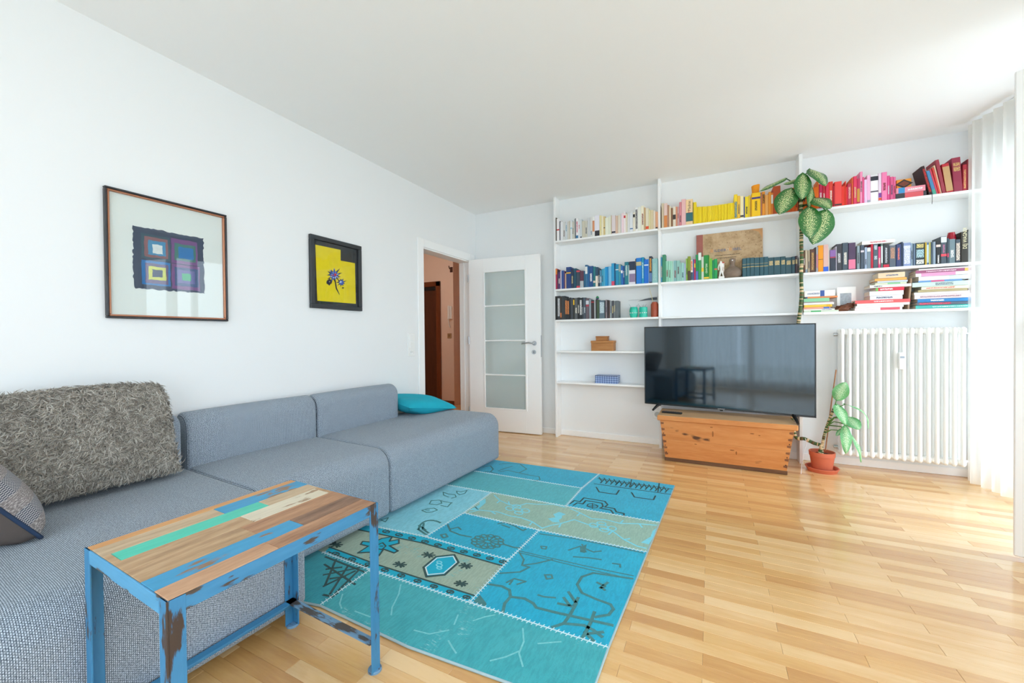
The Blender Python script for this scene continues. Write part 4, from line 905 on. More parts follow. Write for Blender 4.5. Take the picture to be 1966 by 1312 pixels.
mt = rp(MB().box(3.872, 3.909, -.178, -.150, .815, .945, .004), 'heat_meter', WHITEP); MB().box(3.878, 3.903, -.1792, -.178, .90, .915).build('meter_display', M('#9aa6b4', .3), mt); mt.children[0].matrix_parent_inverse = Matrix.Identity(4)
rp(MB().tube([(4.262, -.10, 1.085), (4.30, -.10, 1.085)], .010, 10), 'valve_pipe', STEEL)
rp(MB().tube([(4.295, -.10, 1.09), (4.295, -.10, .985)], [.021, .019], 14), 'thermostat_knob', WHITEP)
rp(MB().tube([(4.262, -.10, .14), (4.31, -.10, .14), (4.325, -.10, .1), (4.325, -.10, .0)], .010, 10), 'return_pipe', WHITE)
for x in (3.55, 4.22):
    for z in (.2, 1.06): rp(MB().box(x - .012, x + .012, -.07, -.0006, z - .012, z + .012, .002), 'bracket', WHITE)
for z in (.165, 1.085): rp(MB().tube([(3.490, -.10, z), (3.516, -.10, z)], .014, 10), 'end_plug', STEEL)

# ================================================================== plants
lm_, t, p = newmat('dumb_cane_leaf')
uv = t.coords('UV'); sx = t.n.new('ShaderNodeSeparateXYZ'); t.ln(uv, sx.inputs[0])
ac = t.math('ABSOLUTE', t.math('SUBTRACT', sx.outputs[0], .5))             # 0 at midrib .. .5 at edge
nz = t.noise(t.coords('UV', (12, 19, 1)), 2.0, 2, .55); n2 = t.noise(t.coords('Object'), 12, 3)
oi = t.n.new('ShaderNodeObjectInfo')
mask = t.math('SUBTRACT', t.math('ADD', nz, .03), t.math('MULTIPLY', t.math('POWER', t.math('MULTIPLY', ac, 2.0), 2.0), .30))
sp_ = t.ramp(mask, [(.515, (0, 0, 0)), (.56, (1, 1, 1))])
def leafmat(name, g1, g2, cream):
    m = lm_.copy(); m.name = name; return m
grn = t.mix(n2, '#1a5522', '#37803a'); col = t.mix(sp_, grn, '#e0e7ac'); col = t.mix(t.ramp(ac, [(.0, (1, 1, 1)), (.022, (0, 0, 0))]), col, '#7fae62')
t.ln(col, p.inputs['Base Color']); p.inputs['Roughness'].default_value = .35
t.ln(t.bump(t.math('SINE', t.math('ADD', t.math('MULTIPLY', sx.outputs[1], 60.0), t.math('MULTIPLY', ac, 30.0))), .15, .002), p.inputs['Normal'])
LEAF = lm_
def recol(name, reps):
    m = lm_.copy(); m.name = name
    for n in m.node_tree.nodes:
        if n.type == 'MIX' and n.data_type == 'RGBA':
            for i in (6, 7):
                c = tuple(round(x, 4) for x in n.inputs[i].default_value)
                for a, b in reps.items():
                    if c == tuple(round(x, 4) for x in lin(a)): n.inputs[i].default_value = lin(b)
    return m
LEAF2 = recol('pale_dumb_cane_leaf', {'#e0e7ac': '#dcefcb', '#1a5522': '#4e9f6c', '#37803a': '#79bd72', '#d3dc9a': '#d6ebc4', '#7fae62': '#a8d08c'})
STEMG = M('#3c5a2c', .5, var=.35, vs=40, name='green_cane'); NODE = M('#d8bd94', .7, var=.2, name='tan_leaf_scar'); PET = M('#4f7d38', .45, var=.2, name='leaf_stalk'); PETD = M('#2f5028', .45, name='dark_leaf_stalk')
def leaf(root, base, tip, width, normal, mat, bend=.08, fold=.15, heart=.55, n=12):
    b, t_ = Vector(base), Vector(tip); d = t_ - b; ln = d.length; d.normalize(); nr = Vector(normal); nr = (nr - d * nr.dot(d)).normalized(); s = d.cross(nr)
    def fn(u, v):
        w = width / 2 * (math.sin(math.pi * min(1, v ** .84)) ** .68) * (1.02 - .10 * v) if 0 < v < 1 else 0
        a = (u - .5) * 2; back = heart * .12 * ln * abs(a) ** 1.5 * max(0, 1 - v * 4)
        return b + d * (ln * v - back) + s * (a * w) + nr * (ln * bend * math.sin(math.pi * v) - abs(a) * w * fold + .012 * ln * math.sin(9 * v + a * 2))
    return at(MB().grid(fn, 8, n).build('leaf', mat, None, True), root)
pot_c = Vector((3.378, -.275, 0))
pl_ = thing('potted_plant', 'tall speckled dumb cane in a terracotta pot, climbing up the shelf upright', 'plant', pot_c)
TERRA = M('#c9694a', .75, var=.1, vs=12, name='terracotta'); 
at(MB().lathe([(0, .0), (.095, .0), (.108, .028), (.112, .03), (.108, .034), (.100, .031), (.09, .008), (0, .008)], pot_c, 32).build('saucer', TERRA, None, 'auto'), pl_)
at(MB().lathe([(0, .010), (.062, .010), (.066, .02), (.080, .118), (.084, .12), (.086, .152), (.084, .156), (.078, .154), (.074, .13), (0, .13)], pot_c, 32).build('pot', TERRA, None, 'auto'), pl_)
at(MB().lathe([(.0735, .128), (.05, .136), (.02, .133), (0, .138)], pot_c, 20).build('soil', M('#4a3326', .95, var=.4, vs=90), None, True), pl_)
def cane(path, r, root, nring=0, seed=1, name='cane'):
    P = [Vector(q) for q in path]; sub = []
    for i in range(len(P) - 1):
        p0, p1, p2, p3 = P[max(i - 1, 0)], P[i], P[i + 1], P[min(i + 2, len(P) - 1)]
        for k in range(6):
            s = k / 6; sub.append(.5 * ((2 * p1) + (p2 - p0) * s + (2 * p0 - 5 * p1 + 4 * p2 - p3) * s * s + (3 * p1 - p0 - 3 * p2 + p3) * s ** 3))
    sub.append(P[-1]); at(MB().tube(sub, r, 10).build(name, STEMG, None, True), root)
    rr = random.Random(seed); acc = 0
    if nring:
        nxt = nring * .5
        for i in range(len(sub) - 1):
            d = sub[i + 1] - sub[i]; l = d.length
            while acc + l > nxt:
                c = sub[i] + d * ((nxt - acc) / l); h = rr.choice((.003, .004, .008, .010)); dn = d.normalized()
                at(MB().tube([c - dn * h, c + dn * h], r * 1.06, 10).build('leaf_scar', NODE if rr.random() < .75 else M('#6d5a3a', .8), None, True), root); nxt += nring * rr.uniform(.6, 1.4)
            acc += l
    return sub
ys = -.195
zl = lambda x, y, Y=ys: B(1440 + x / 7.289, 300 + y / 7.289, Y)          # crop around the crown
zs_ = lambda x, y, Y=-.27: B(1560 + x / 3.645, 600 + y / 3.645, Y)       # crop around the young shoot
cane([pot_c + Vector((-.02, 0, .13)), B(1577, 857, -.27), B(1562, 851, -.25), B(1545, 843, -.23), B(1527, 838, -.205), (3.20, -.15, .42), (3.21, -.125, .7), (3.225, -.15, 1.0), B(1534, 612, -.185), B(1537, 590, ys), B(1539, 560, ys), B(1538, 530, ys), B(1539, 500, ys), B(1538.5, 470, ys), B(1538.5, 440, ys), B(1538, 412, ys), B(1537.5, 390, ys), B(1538, 376, ys)], .0135, pl_, .030, 4)
at(MB().tube([B(1531.5, 419, ys - .004), B(1544, 418, ys - .018), B(1546, 419, ys), B(1533, 420, -.137)], .004, 6).build('tie', M('#efe9c9', .7)), pl_)
def stalk(pts, r=.0045, mat=PETD): at(MB().tube(pts, [r * 1.3] + [r] * (len(pts) - 2) + [r * .8], 7).build('leaf_stalk', mat, None, True), pl_)
Yc = ys - .02
stalk([zl(690, 640), zl(650, 540), zl(640, 410, Yc), zl(580, 355, Yc), zl(500, 310, Yc)]); stalk([zl(700, 560), zl(665, 380, Yc), zl(640, 330, Yc)]); stalk([zl(725, 600), zl(745, 320, Yc), zl(780, 250, Yc), zl(845, 185, Yc)])
stalk([zl(715, 600), zl(735, 420, -.24), zl(738, 275, -.27)]); stalk([zl(690, 640), zl(640, 500, Yc), zl(570, 470, -.25)]); stalk([zl(725, 620), zl(800, 580, Yc), zl(890, 590, Yc)]); stalk([zl(725, 710), zl(790, 682, Yc), zl(832, 728, -.25)]); stalk([zl(730, 690), zl(880, 660, Yc), zl(1015, 712, Yc), zl(1063, 775, -.24)]); stalk([zl(725, 640), zl(800, 520, Yc), zl(845, 420, Yc)])
leaf(pl_, zl(500, 308, Yc), zl(122, 497, -.28), .075, (.35, -.45, 1), LEAF, .03, .3); leaf(pl_, zl(650, 318, Yc), zl(462, 395, -.25), .060, (.2, -.6, .8), LEAF, .02, .5)
leaf(pl_, zl(845, 185, Yc), zl(1062, 420, -.30), .150, (.45, -.75, .6), LEAF, .12, .25); leaf(pl_, zl(738, 262, -.27), zl(728, 608, -.30), .122, (.05, -1, .3), LEAF, .08, .2, .9)
leaf(pl_, zl(575, 462, -.25), zl(408, 818, -.28), .170, (-.15, -1, .2), LEAF, .06, .12); leaf(pl_, zl(860, 425, Yc), zl(828, 718, -.25), .072, (.5, -.8, .2), LEAF, .06, .35)
leaf(pl_, zl(890, 590, Yc), zl(1130, 735, -.29), .150, (.25, -.85, .6), LEAF, .12, .18); leaf(pl_, zl(830, 722, -.25), zl(842, 1156, -.29), .158, (.0, -1, .25), LEAF, .06, .14); leaf(pl_, zl(1070, 768, -.235), zl(878, 1240, -.24), .185, (.1, -1, .15), LEAF, .05, .12)
# young shoot in the pot
YY = -.285
cane([pot_c + Vector((0, -.005, .13)), zs_(68, 940), zs_(80, 870), zs_(100, 800), zs_(130, 720), zs_(160, 655)], .0095, pl_, .02, 8, 'young_cane')
S2 = lambda *pts: stalk([zs_(x, y, YY - .004 * i) for i, (x, y) in enumerate(pts)], .004, PET)
S2((150, 680), (158, 650), (168, 612)); S2((150, 680), (165, 655), (168, 645)); S2((150, 680), (190, 660), (225, 645)); S2((110, 770), (150, 735), (185, 730), (205, 735)); S2((105, 790), (150, 765), (200, 775), (280, 810)); S2((95, 840), (130, 822), (170, 825), (205, 838)); S2((100, 800), (150, 740), (255, 735))
leaf(pl_, zs_(170, 612, YY), zs_(232, 487, YY - .02), .105, (-.1, -1, .25), LEAF2, .05, .1); leaf(pl_, zs_(166, 645, YY), zs_(232, 790, YY - .07), .09, (.3, -.9, .4), LEAF2, .1, .2); leaf(pl_, zs_(222, 645, YY - .01), zs_(392, 815, YY - .08), .05, (.9, -.25, .6), LEAF2, .28, .4)
leaf(pl_, zs_(250, 735, YY - .02), zs_(330, 822, YY - .10), .095, (.1, -1, .3), LEAF2, .05, .1); leaf(pl_, zs_(228, 795, YY - .02), zs_(233, 992, YY - .07), .078, (.2, -1, .3), LEAF2, .08, .15); leaf(pl_, zs_(280, 870, YY - .03), zs_(340, 1052, YY - .06), .05, (.7, -.6, .2), LEAF2, .12, .4); leaf(pl_, zs_(212, 815, YY - .01), zs_(163, 866, YY - .03), .035, (0, -.7, .7), LEAF2, .05, .2)
stalk([zs_(105, 790), zs_(200, 800, YY - .01), zs_(280, 870, YY - .03)], .004, PET); stalk([zs_(205, 735, YY - .012), zs_(225, 770, YY - .015), zs_(228, 797, YY - .02)], .004, PET)
at(MB().tube([zs_(165, 402, -.20), zs_(125, 690, -.23), zs_(90, 968, -.27)], .0045, 7).build('support_stick', M('#a8724e', .7)), pl_)
st = thing('white_cord', 'thin white cord hanging from the plant stem to the floor', 'cord', F(1538, 907)); 
at(MB().tube([B(1546, 842, -.255), B(1549, 852, -.26), B(1544, 868, -.275), B(1541, 885, -.29), Vector(F(1539.5, 898, .004)) + Vector((0, .0, .035)), F(1538, 910, .003)], .0022, 6).build('cord_line', WHITEP), st)
# ================================================================== books
import colorsys
def cname(h):
    r_, g_, b_ = [int(h[i:i + 2], 16) / 255 for i in (0, 2, 4)]; hu, s, v = colorsys.rgb_to_hsv(r_, g_, b_); hu *= 360
    if v < .2: return 'black'
    if s < .10: return 'white' if v > .87 else 'pale grey' if v > .7 else 'grey' if v > .42 else 'charcoal'
    if s < .22 and v > .78: return 'cream' if 20 < hu < 75 else 'off-white' if hu < 20 or hu > 300 else 'pale blue' if 170 < hu < 260 else 'pale green' if hu < 170 else 'lilac'
    if s < .25: return 'taupe' if hu < 70 or hu > 330 else 'blue-grey' if 170 < hu < 280 else 'grey-green' if hu < 170 else 'mauve'
    if v < .36: return 'dark brown' if hu < 50 or hu > 345 else 'dark green' if hu < 165 else 'navy' if hu < 270 else 'dark plum'
    if hu < 14 or hu > 345: return 'pink' if s < .5 and v > .75 else 'dark red' if v < .68 else 'red'
    if hu < 40: return ('tan' if s < .55 else 'orange') if v > .68 else 'brown'
    if hu < 70: return 'yellow' if s > .55 and v > .7 else 'sand' if v > .7 else 'olive'
    if hu < 165: return 'pale green' if s < .38 else 'bright green' if v > .7 else 'green'
    if hu < 200: return 'pale teal' if s < .4 and v > .6 else 'teal'
    if hu < 255: return 'light blue' if s < .5 and v > .6 else 'dark blue' if v < .5 else 'blue'
    if hu < 300: return 'purple' if v < .72 else 'lilac'
    return 'pink' if v > .72 else 'dark pink'
ONES = 'first second third fourth fifth sixth seventh eighth ninth tenth eleventh twelfth thirteenth fourteenth fifteenth sixteenth seventeenth eighteenth nineteenth'.split()
def ordw(n):
    if n < 20: return ONES[n - 1]
    t_ = ('twent', 'thirt', 'fort', 'fift', 'sixt', 'sevent')[n // 10 - 2]; return t_ + 'ieth' if n % 10 == 0 else t_ + 'y-' + ONES[n % 10 - 1]
PAGES = M('#e3dccb', .9, var=.08, vs=400, stretch=(1, .02, .02), name='page_edges')
_pm2 = {}
def printmat(h):
    if h in _pm2: return _pm2[h]
    m, t, p = newmat('spine_print_' + h); p.inputs['Base Color'].default_value = lin(h); p.inputs['Roughness'].default_value = .5
    n = t.noise(t.coords('Object', (200, 1, 260)), 1.0, 1); t.ln(t.ramp(n, [(.44, (0, 0, 0)), (.5, (1, 1, 1))]), p.inputs['Alpha']); _pm2[h] = m; return m
BR = random.Random(11)
def cover(w, h, d, mat, t=.0018):
    t = min(t, w * .22); c = min(.0025, w * .25)
    pts = [(c, 0), (w - c, 0), (w, c), (w, d), (w - t, d), (w - t, t), (t, t), (t, d), (0, d), (0, c)]
    return MB().prism(pts, h)
def make_book(w, h, d, hexc, deco='', label='', group=None, rough=None):
    o = cover(w, h, d, None).build('book', M('#' + hexc, rough or .55)); tag(o, label, 'book', group)
    t = min(.0018, w * .22)
    MB().box(t + .0001, w - t - .0001, t + .0003, d - .004, .002, h - .0025).build('pages', PAGES, o)
    for k in deco.split():
        a = k.split(':')
        if a[0] == 'b':   # coloured band round the spine
            MB().box(.0008, w - .0008, -.0004, .0006, h * float(a[2]), h * float(a[3])).build('spine_band', M('#' + a[1], .5), o)
        elif a[0] == 't': # lettering down the spine
            f = float(a[4]) if len(a) > 4 else .45
            MB().box(w * (.5 - f / 2), w * (.5 + f / 2), -.0007, -.0002, h * float(a[2]), h * float(a[3])).build('spine_title', printmat(a[1]), o)
    return o
def lum(h): return sum(int(h[i:i + 2], 16) * k for i, k in ((0, .3), (2, .59), (4, .11)))
def auto_title(hexc, w):
    if w < .009 or BR.random() < .3: return ''
    l = lum(hexc); c = BR.choice(['3a3a40', '5a4a44', '8a2a2a', '30405c']) if l > 130 else BR.choice(['e8e4d8', 'd8c890', 'f0f0f0', 'c8d4dc'])
    a = BR.uniform(.15, .4); return f't:{c}:{a:.2f}:{a + BR.uniform(.25, .45):.2f}'
def row(zf, z, start, books, where, group, yf=-.152, dmax=.146, n0=0, gap=.0006):
    x = start; n = n0; X0 = None
    for b in books:
        xr, yt, hx = b[:3]; deco = b[3] if len(b) > 3 else None; n += 1
        px0, py = zf(x, yt + 100); px1, _ = zf(xr, yt + 100); A = B(px0, py, yf).x; Z = B(px1, py, yf).x; h = B(*zf((x + xr) / 2, yt), yf).z - z
        w = max(Z - A - gap, .004); lean_ = 0
        if deco is None: deco = auto_title(hx, w)
        if ' l:' in ' ' + deco: lean_ = float([k for k in deco.split() if k.startswith('l:')][0][2:]); w *= math.cos(R(lean_))
        j = BR.uniform(0, .007); d = min(dmax - j, max(.1, h * .66))
        size = 'slim ' if w < .0125 else 'thick ' if w > .036 else ''
        bands = [k.split(':')[1] for k in deco.split() if k.startswith('b:')]
        dt = f' with {cname(bands[0])} band' if bands and cname(bands[0]) != cname(hx) else ''
        lab = f'{size}{cname(hx)} book{dt}, {ordw(n)} from the door end, {where}'
        if len(lab.split()) > 16: lab = lab[len(size):]
        if len(lab.split()) > 16: lab = lab.replace(dt, '')
        o = make_book(w, h if not lean_ else h / math.cos(R(lean_)), d, hx, deco, lab, group); o.location = (A + gap / 2, yf + j, z + .0004)
        if lean_: o.rotation_euler = (0, R(-lean_), 0)
        x = xr
    return n
def Z(ox, oy, s): return lambda x, y: (ox + x / s, oy + y / s)
zA = Z(1050, 340, 8.192); zB = Z(1250, 340, 6.144); zC = Z(1520, 290, 5.3135); zD = Z(1050, 480, 8.192); zE = Z(1250, 420, 6.144); zG = Z(1520, 430, 6.905); zH = Z(1690, 430, 6.905)
a_, b_, c_ = SH['a'], SH['b'], SH['c']
row(zA, a_, 136, [(150, 640, '5f5446', ''), (193, 655, 'eeecee', 'b:c8303c:.47:.53'), (208, 695, '2c3850', ''), (250, 705, 'e6e6e8', ''), (285, 705, 'd8d8d6'), (320, 715, 'd2d8dc', 't:6aa0b8:.5:.85'), (352, 700, 'd4d0c8'), (365, 690, 'cfc9b8', ''), (395, 680, 'e6eaec', 'b:9cc8dc:.55:.62'), (422, 700, 'd5d2c6'), (440, 660, 'bfc0bb', ''), (453, 650, '565a60', ''), (490, 650, 'f0eef0', 't:d02850:.3:.85 b:3878a8:.02:.16'), (520, 660, 'e6e8ea', 't:c85060:.5:.7'), (548, 665, 'cfd6da', 'b:2a3c50:.0:.08'), (600, 690, 'cfcab8'), (636, 690, 'd0cdc0'), (682, 640, 'cccfd2'), (715, 630, 'dcdcda', 't:60809c:.1:.3'), (750, 625, 'ecebe8', 'b:d8946c:.25:.8'), (825, 600, 'e6e4ee', 'b:2a2630:.0:.27'), (852, 605, 'e6d9a0', ''), (886, 610, 'efe6c8', ''), (915, 620, 'dcc48c', 'b:3a3026:.38:.42'), (972, 640, 'e8ead8', ''), (1005, 620, 'e2e4d0', ''), (1016, 600, 'c8b08c', ''), (1076, 600, 'ddd2d4', 'b:38323a:.06:.15'), (1116, 610, 'd6b9a4'), (1156, 600, 'ddd6c8'), (1173, 575, 'd8d8da', ''), (1206, 570, 'efd6dc'), (1236, 545, 'f0e8e8', 'b:cc2c38:.7:.82'), (1266, 575, 'e0d9c4'), (1301, 580, 'dcdcdc'), (1351, 550, 'e2e4e8', 'b:4070a0:.14:.19'), (1386, 555, 'e9e2d0', 'b:2c2c2c:.74:.9'), (1431, 480, 'f0efec', 't:3a3a44:.1:.92:.7'), (1479, 470, 'e8e8dc'), (1526, 450, 'f2ecd4'), (1551, 480, 'c9a77c', ''), (1601, 490, 'e4dcc4', 'b:e0542c:.04:.17'), (1626, 515, 'e0d6a4', ''), (1673, 520, 'd9c9a4'), (1706, 530, 'e6d8c8'), (1742, 545, 'dca27c', 'b:3a2c2c:.0:.1')], 'top shelf nearest the door', 'pale books on the top shelf nearest the door')
yl = [(535 + 18.5 * (i + 1), 352 - (i * 1.2 if i < 8 else 10 + (i - 8) * 2.6), ('f0d414', 'ead018', 'f2d820', 'e6c810')[i % 4], '') for i in range(24)]
row(zB, a_, 122, [(151, 310, 'd5c4a8'), (191, 310, 'e4c8c0', 'b:d88848:.0:.5'), (213, 330, 'b78a70', ''), (233, 345, 'ead8b8', ''), (256, 365, '8a6040', ''), (291, 350, 'e4d8c4', 'b:3a3430:.36:.6'), (309, 350, 'd89070', ''), (331, 350, 'c8a0a0'), (359, 295, 'd88890'), (409, 260, 'e8b8b8'), (492, 262, 'efcf9c', 'b:2f6a70:.14:.48'), (501, 300, 'a09040', ''), (535, 297, 'e8cc10')] + yl + [(1020, 205, 'f0d020', 't:3080a0:.05:.7:.7'), (1051, 220, 'f0c040'), (1093, 225, 'efe0b0', 'b:2a2a2a:.06:.14'), (1106, 235, '5060a0', ''), (1151, 230, 'f0d41c'), (1171, 215, 'e8c840', ''), (1186, 240, 'c89020', ''), (1291, 185, 'fccc08', 'b:4a3880:.74:.82 t:6a5410:.25:.65:.25'), (1311, 180, 'b07868', ''), (1346, 170, 'f49c30', 't:3c3020:.5:.9:.7'), (1386, 210, 'f0b060'), (1416, 175, 'f4a030'), (1441, 185, 'e88838', 'b:f0ece4:.5:.9'), (1528, 105, 'c8562c'), (1561, 170, 'e04828'), (1601, 150, 'd85020'), (1651, 140, 'e06020'), (1700, 125, 'e86418'), (1734, 200, 'f07020')], 'top shelf above the television', 'yellow and orange books on the top shelf above the television')
n = row(zC, a_, 112, [(150, 370, 'f07820'), (200, 375, 'e86818'), (264, 370, 'f07010'), (280, 290, 'f48030', ''), (315, 335, 'd02858'), (346, 340, 'c82038'), (381, 330, 'd82848'), (424, 310, 'e04030'), (436, 355, 'c83048', ''), (511, 312, 'ec4844', 'b:3a2a2a:.04:.1'), (530, 360, 'e83c30', ''), (546, 350, 'e4402c', ''), (556, 308, 'e84830', ''), (571, 365, 'e02838', ''), (613, 330, 'b82848', 't:e8b8b0:.3:.85'), (630, 270, 'e06838', ''), (666, 257, 'e03860'), (697, 280, 'c02858', 'b:c89038:.08:.6'), (726, 210, 'f090b8'), (741, 265, 'e85890', ''), (771, 290, 'e8c8e8'), (806, 245, 'f0b8d8', 'b:a8a8b8:.0:.1'), (887, 245, 'f0eef2', 'b:2c2a38:.8:.96 b:504858:.37:.42'), (919, 225, 'e8d4e4', 'b:7a3c98:.14:.3 b:e8502c:.04:.13'), (976, 215, 'f080b0'), (1006, 250, 'd84888'), (1040, 262, 'd85888'), (1066, 262, 'e06898')], 'top shelf above the radiator', 'red and pink books on the top shelf above the radiator')
row(zC, a_, 1405, [(1442, 145, '3a2224', 'l:12 t:d03030:.1:.9:.6'), (1482, 195, '4a86b4', 'l:12 b:4aa890:.0:.2'), (1503, 175, 'd84860', 'l:12'), (1522, 160, 'e05048', 'l:11'), (1540, 135, 'e8c4a4', 'l:10'), (1580, 80, 'a03848', 'l:9'), (1655, 125, 'c02c38', 'l:7 b:c8a070:.05:.9'), (1747, 65, '98304a', 'l:3 t:d8b070:.6:.72:.75 t:d8b070:.75:.85:.75'), (1793, 135, 'a82434', 't:d8a868:.1:.8'), (1838, 80, '8a2838', 't:d8a868:.1:.8:.3')], 'top shelf above the radiator', 'leaning dark red books on the top shelf above the radiator', n0=n + 2)
row(zD, b_, 133, [(160, 295, 'b03058', 'b:e08838:.72:.98'), (172, 310, '3c2a3a', ''), (211, 345, '54386c'), (226, 325, 'e0d8e0', ''), (263, 325, '2c4c90'), (286, 335, '604068', ''), (301, 370, 'e0b890', ''), (376, 270, '1c3c78', 'b:e8b018:.7:.75'), (416, 310, '283450'), (461, 290, '1c4c60'), (519, 320, '384858', 'b:d04858:.9:.99 b:d04858:.0:.12'), (576, 330, '60384c', 'b:b8c0c4:.0:.4'), (598, 330, '185878', ''), (636, 235, '306890', 'b:dce0e0:.6:.92'), (661, 255, '2868a0', ''), (723, 255, '1c4c84'), (761, 262, '187078', 'b:d8c8b8:.2:.3'), (801, 270, '284c68', 'b:e8dccc:.0:.55'), (831, 290, '2c3c50'), (859, 320, '4888a8'), (886, 300, '38a0c0'), (911, 290, '50a8c8', ''), (940, 268, '1898d0'), (966, 265, '1888c4'), (1011, 260, '78b8dc'), (1061, 210, '2898cc', 'b:d84868:.0:.2'), (1076, 210, '143868', ''), (1126, 225, '1888b0', 'b:d0dce0:.72:.76'), (1161, 225, '3890a0', 'b:98a49c:.65:.98'), (1191, 250, '2070b8', 'b:f0ecec:.62:.76'), (1221, 250, '285098'), (1281, 190, '187888', 't:c8dcd8:.4:.85'), (1292, 240, 'c8d8d0', ''), (1390, 170, 'e0dde6', 'b:1c2c48:.6:.97 b:8a7898:.1:.45'), (1401, 140, '202830', ''), (1486, 125, '0878d0', 'b:b8b088:.7:.85'), (1526, 115, '1890b8', 't:b8dce8:.2:.8'), (1596, 150, '0868c8', 'b:d8e4f0:.74:.79'), (1605, 140, 'a0b8d0', ''), (1651, 100, '283048', 't:e0a040:.45:.92:.6 b:5878a8:.05:.38'), (1740, 135, '88b8b8', 't:a8d0cc:.1:.8:.5')], 'second shelf nearest the door', 'blue books on the second shelf nearest the door')
row(zD, c_, 128, [(161, 730, '181a1c', ''), (206, 725, '282c30', 't:d8dce0:.15:.9:.7'), (226, 740, '403028', 'b:d87838:.1:.3'), (281, 725, '34383c'), (316, 755, '24282c', 't:e89050:.25:.88:.75'), (349, 765, '1c2024', 't:e89050:.25:.88:.75'), (371, 750, '202428', ''), (411, 755, '40444c'), (431, 770, '282820', 'b:e8b818:.7:.95'), (481, 755, '585c60'), (511, 750, '181c20'), (551, 755, '24282c', 't:f0f0f0:.2:.9:.7'), (571, 750, '30343c'), (611, 750, '485460'), (661, 760, '645860', 'b:a83848:.6:.68 b:c8ccd4:.7:.88'), (691, 775, '8a98a0'), (741, 790, '382c2c', 'b:982c34:.85:.93'), (766, 790, 'a0a4a8', ''), (781, 780, '1c2020', ''), (821, 785, '3c5038'), (906, 795, '5a6e7c', 't:d0e4ec:.3:.9:.8'), (919, 800, '20282c', ''), (946, 785, '8a8088'), (971, 790, '2c2428'), (986, 800, '58403c', ''), (1016, 805, '90989c'), (1051, 800, '484c54'), (1076, 805, '70787c'), (1120, 800, '60686c')], 'third shelf nearest the door', 'black and grey books on the third shelf nearest the door')
n = row(zE, b_, 113, [(133, 455, '3890b0'), (172, 425, '3c8a68'), (206, 500, '90c8b0'), (232, 500, 'a0d8c0'), (251, 500, 'a4dac4'), (266, 500, 'b8dcd0', ''), (301, 495, '88b8b8'), (341, 495, '90c0b8'), (356, 520, 'a8d0c8', ''), (391, 520, '98c8c0'), (411, 530, 'b0b8d8', ''), (431, 470, '90b848'), (466, 445, '889830', 'b:4a3424:.0:.4'), (493, 490, 'e8e0d0', 't:d8602c:.5:.95:.7 b:28485c:.02:.4'), (506, 480, '2850a0', ''), (526, 480, 'c03050', 'b:e8b828:.6:.8'), (556, 425, '108c50', 'b:5470b8:.0:.35'), (593, 400, '309050', 'b:e4e8e0:.72:.99'), (621, 450, 'c8d0c0', 'b:f0c428:.35:.52'), (683, 430, '188838', 'b:f0c838:.03:.1'), (696, 440, '90b850', ''), (721, 470, '70c040'), (743, 490, '188858', ''), (782, 475, '109850', 'b:d86048:.45:.52')], 'second shelf above the television', 'green books on the second shelf above the television', dmax=.085)
row(zE, b_, 1078, [(xr, yt, hx, 'b:c8ac68:.50:.53 b:c8ac68:.66:.675' if i < 6 else 't:d8c088:.55:.8:.7') for i, (xr, yt, hx) in enumerate([(1125, 468, '2c5864'), (1169, 462, '2c5864'), (1219, 460, '2a545f'), (1281, 458, '2c5864'), (1331, 455, '2a545f'), (1383, 450, '2c5864'), (1449, 458, '2e525c'), (1529, 452, '2e525c'), (1589, 445, '2e525c'), (1661, 455, '33545e'), (1701, 447, '2c4e5c'), (1730, 440, '3c2c34')])], 'second shelf above the television', 'dark teal bound volumes on the second shelf above the television', n0=n + 1, dmax=.085)
n = row(zG, b_, 158, [(180, 350, '6a4a38'), (213, 345, 'c8b8a0', 'b:8090a0:.0:.15'), (246, 350, 'a89880'), (311, 335, '5c3c30', 't:c8a060:.1:.85'), (321, 310, '3c3434', ''), (351, 305, 'a0a0a8', 't:e85878:.15:.7'), (419, 285, 'f09818', 'b:5a4020:.46:.48'), (488, 275, 'd8b0a8', 'b:2860d0:.0:.18'), (506, 320, 'd8d4cc', ''), (586, 345, '303848', 'b:8a64a8:.68:.99 b:b83c58:.62:.67'), (593, 300, 'd0c8d8', ''), (673, 265, '3c3c44', 't:d8d8dc:.3:.65:.4'), (753, 250, '44505c'), (849, 250, '503c58', 'b:e07898:.03:.38'), (866, 310, '282c30', ''), (906, 290, '8c9ca4'), (916, 300, '303438', ''), (966, 280, '485464', 'b:d8d0d8:.7:.78'), (1001, 310, 'a0b0c8'), (1051, 310, '788894', 'b:d8d4d0:.8:.97'), (1083, 265, 'c01c38', ''), (1149, 258, '4c5c68', 't:c8d8e0:.75:.92:.6 t:c8d8e0:.35:.5:.6'), (1186, 300, 'd84878'), (1212, 260, '688078', 'b:d8e0e0:.2:.9')], 'second shelf above the radiator', 'dark books on the second shelf above the radiator')
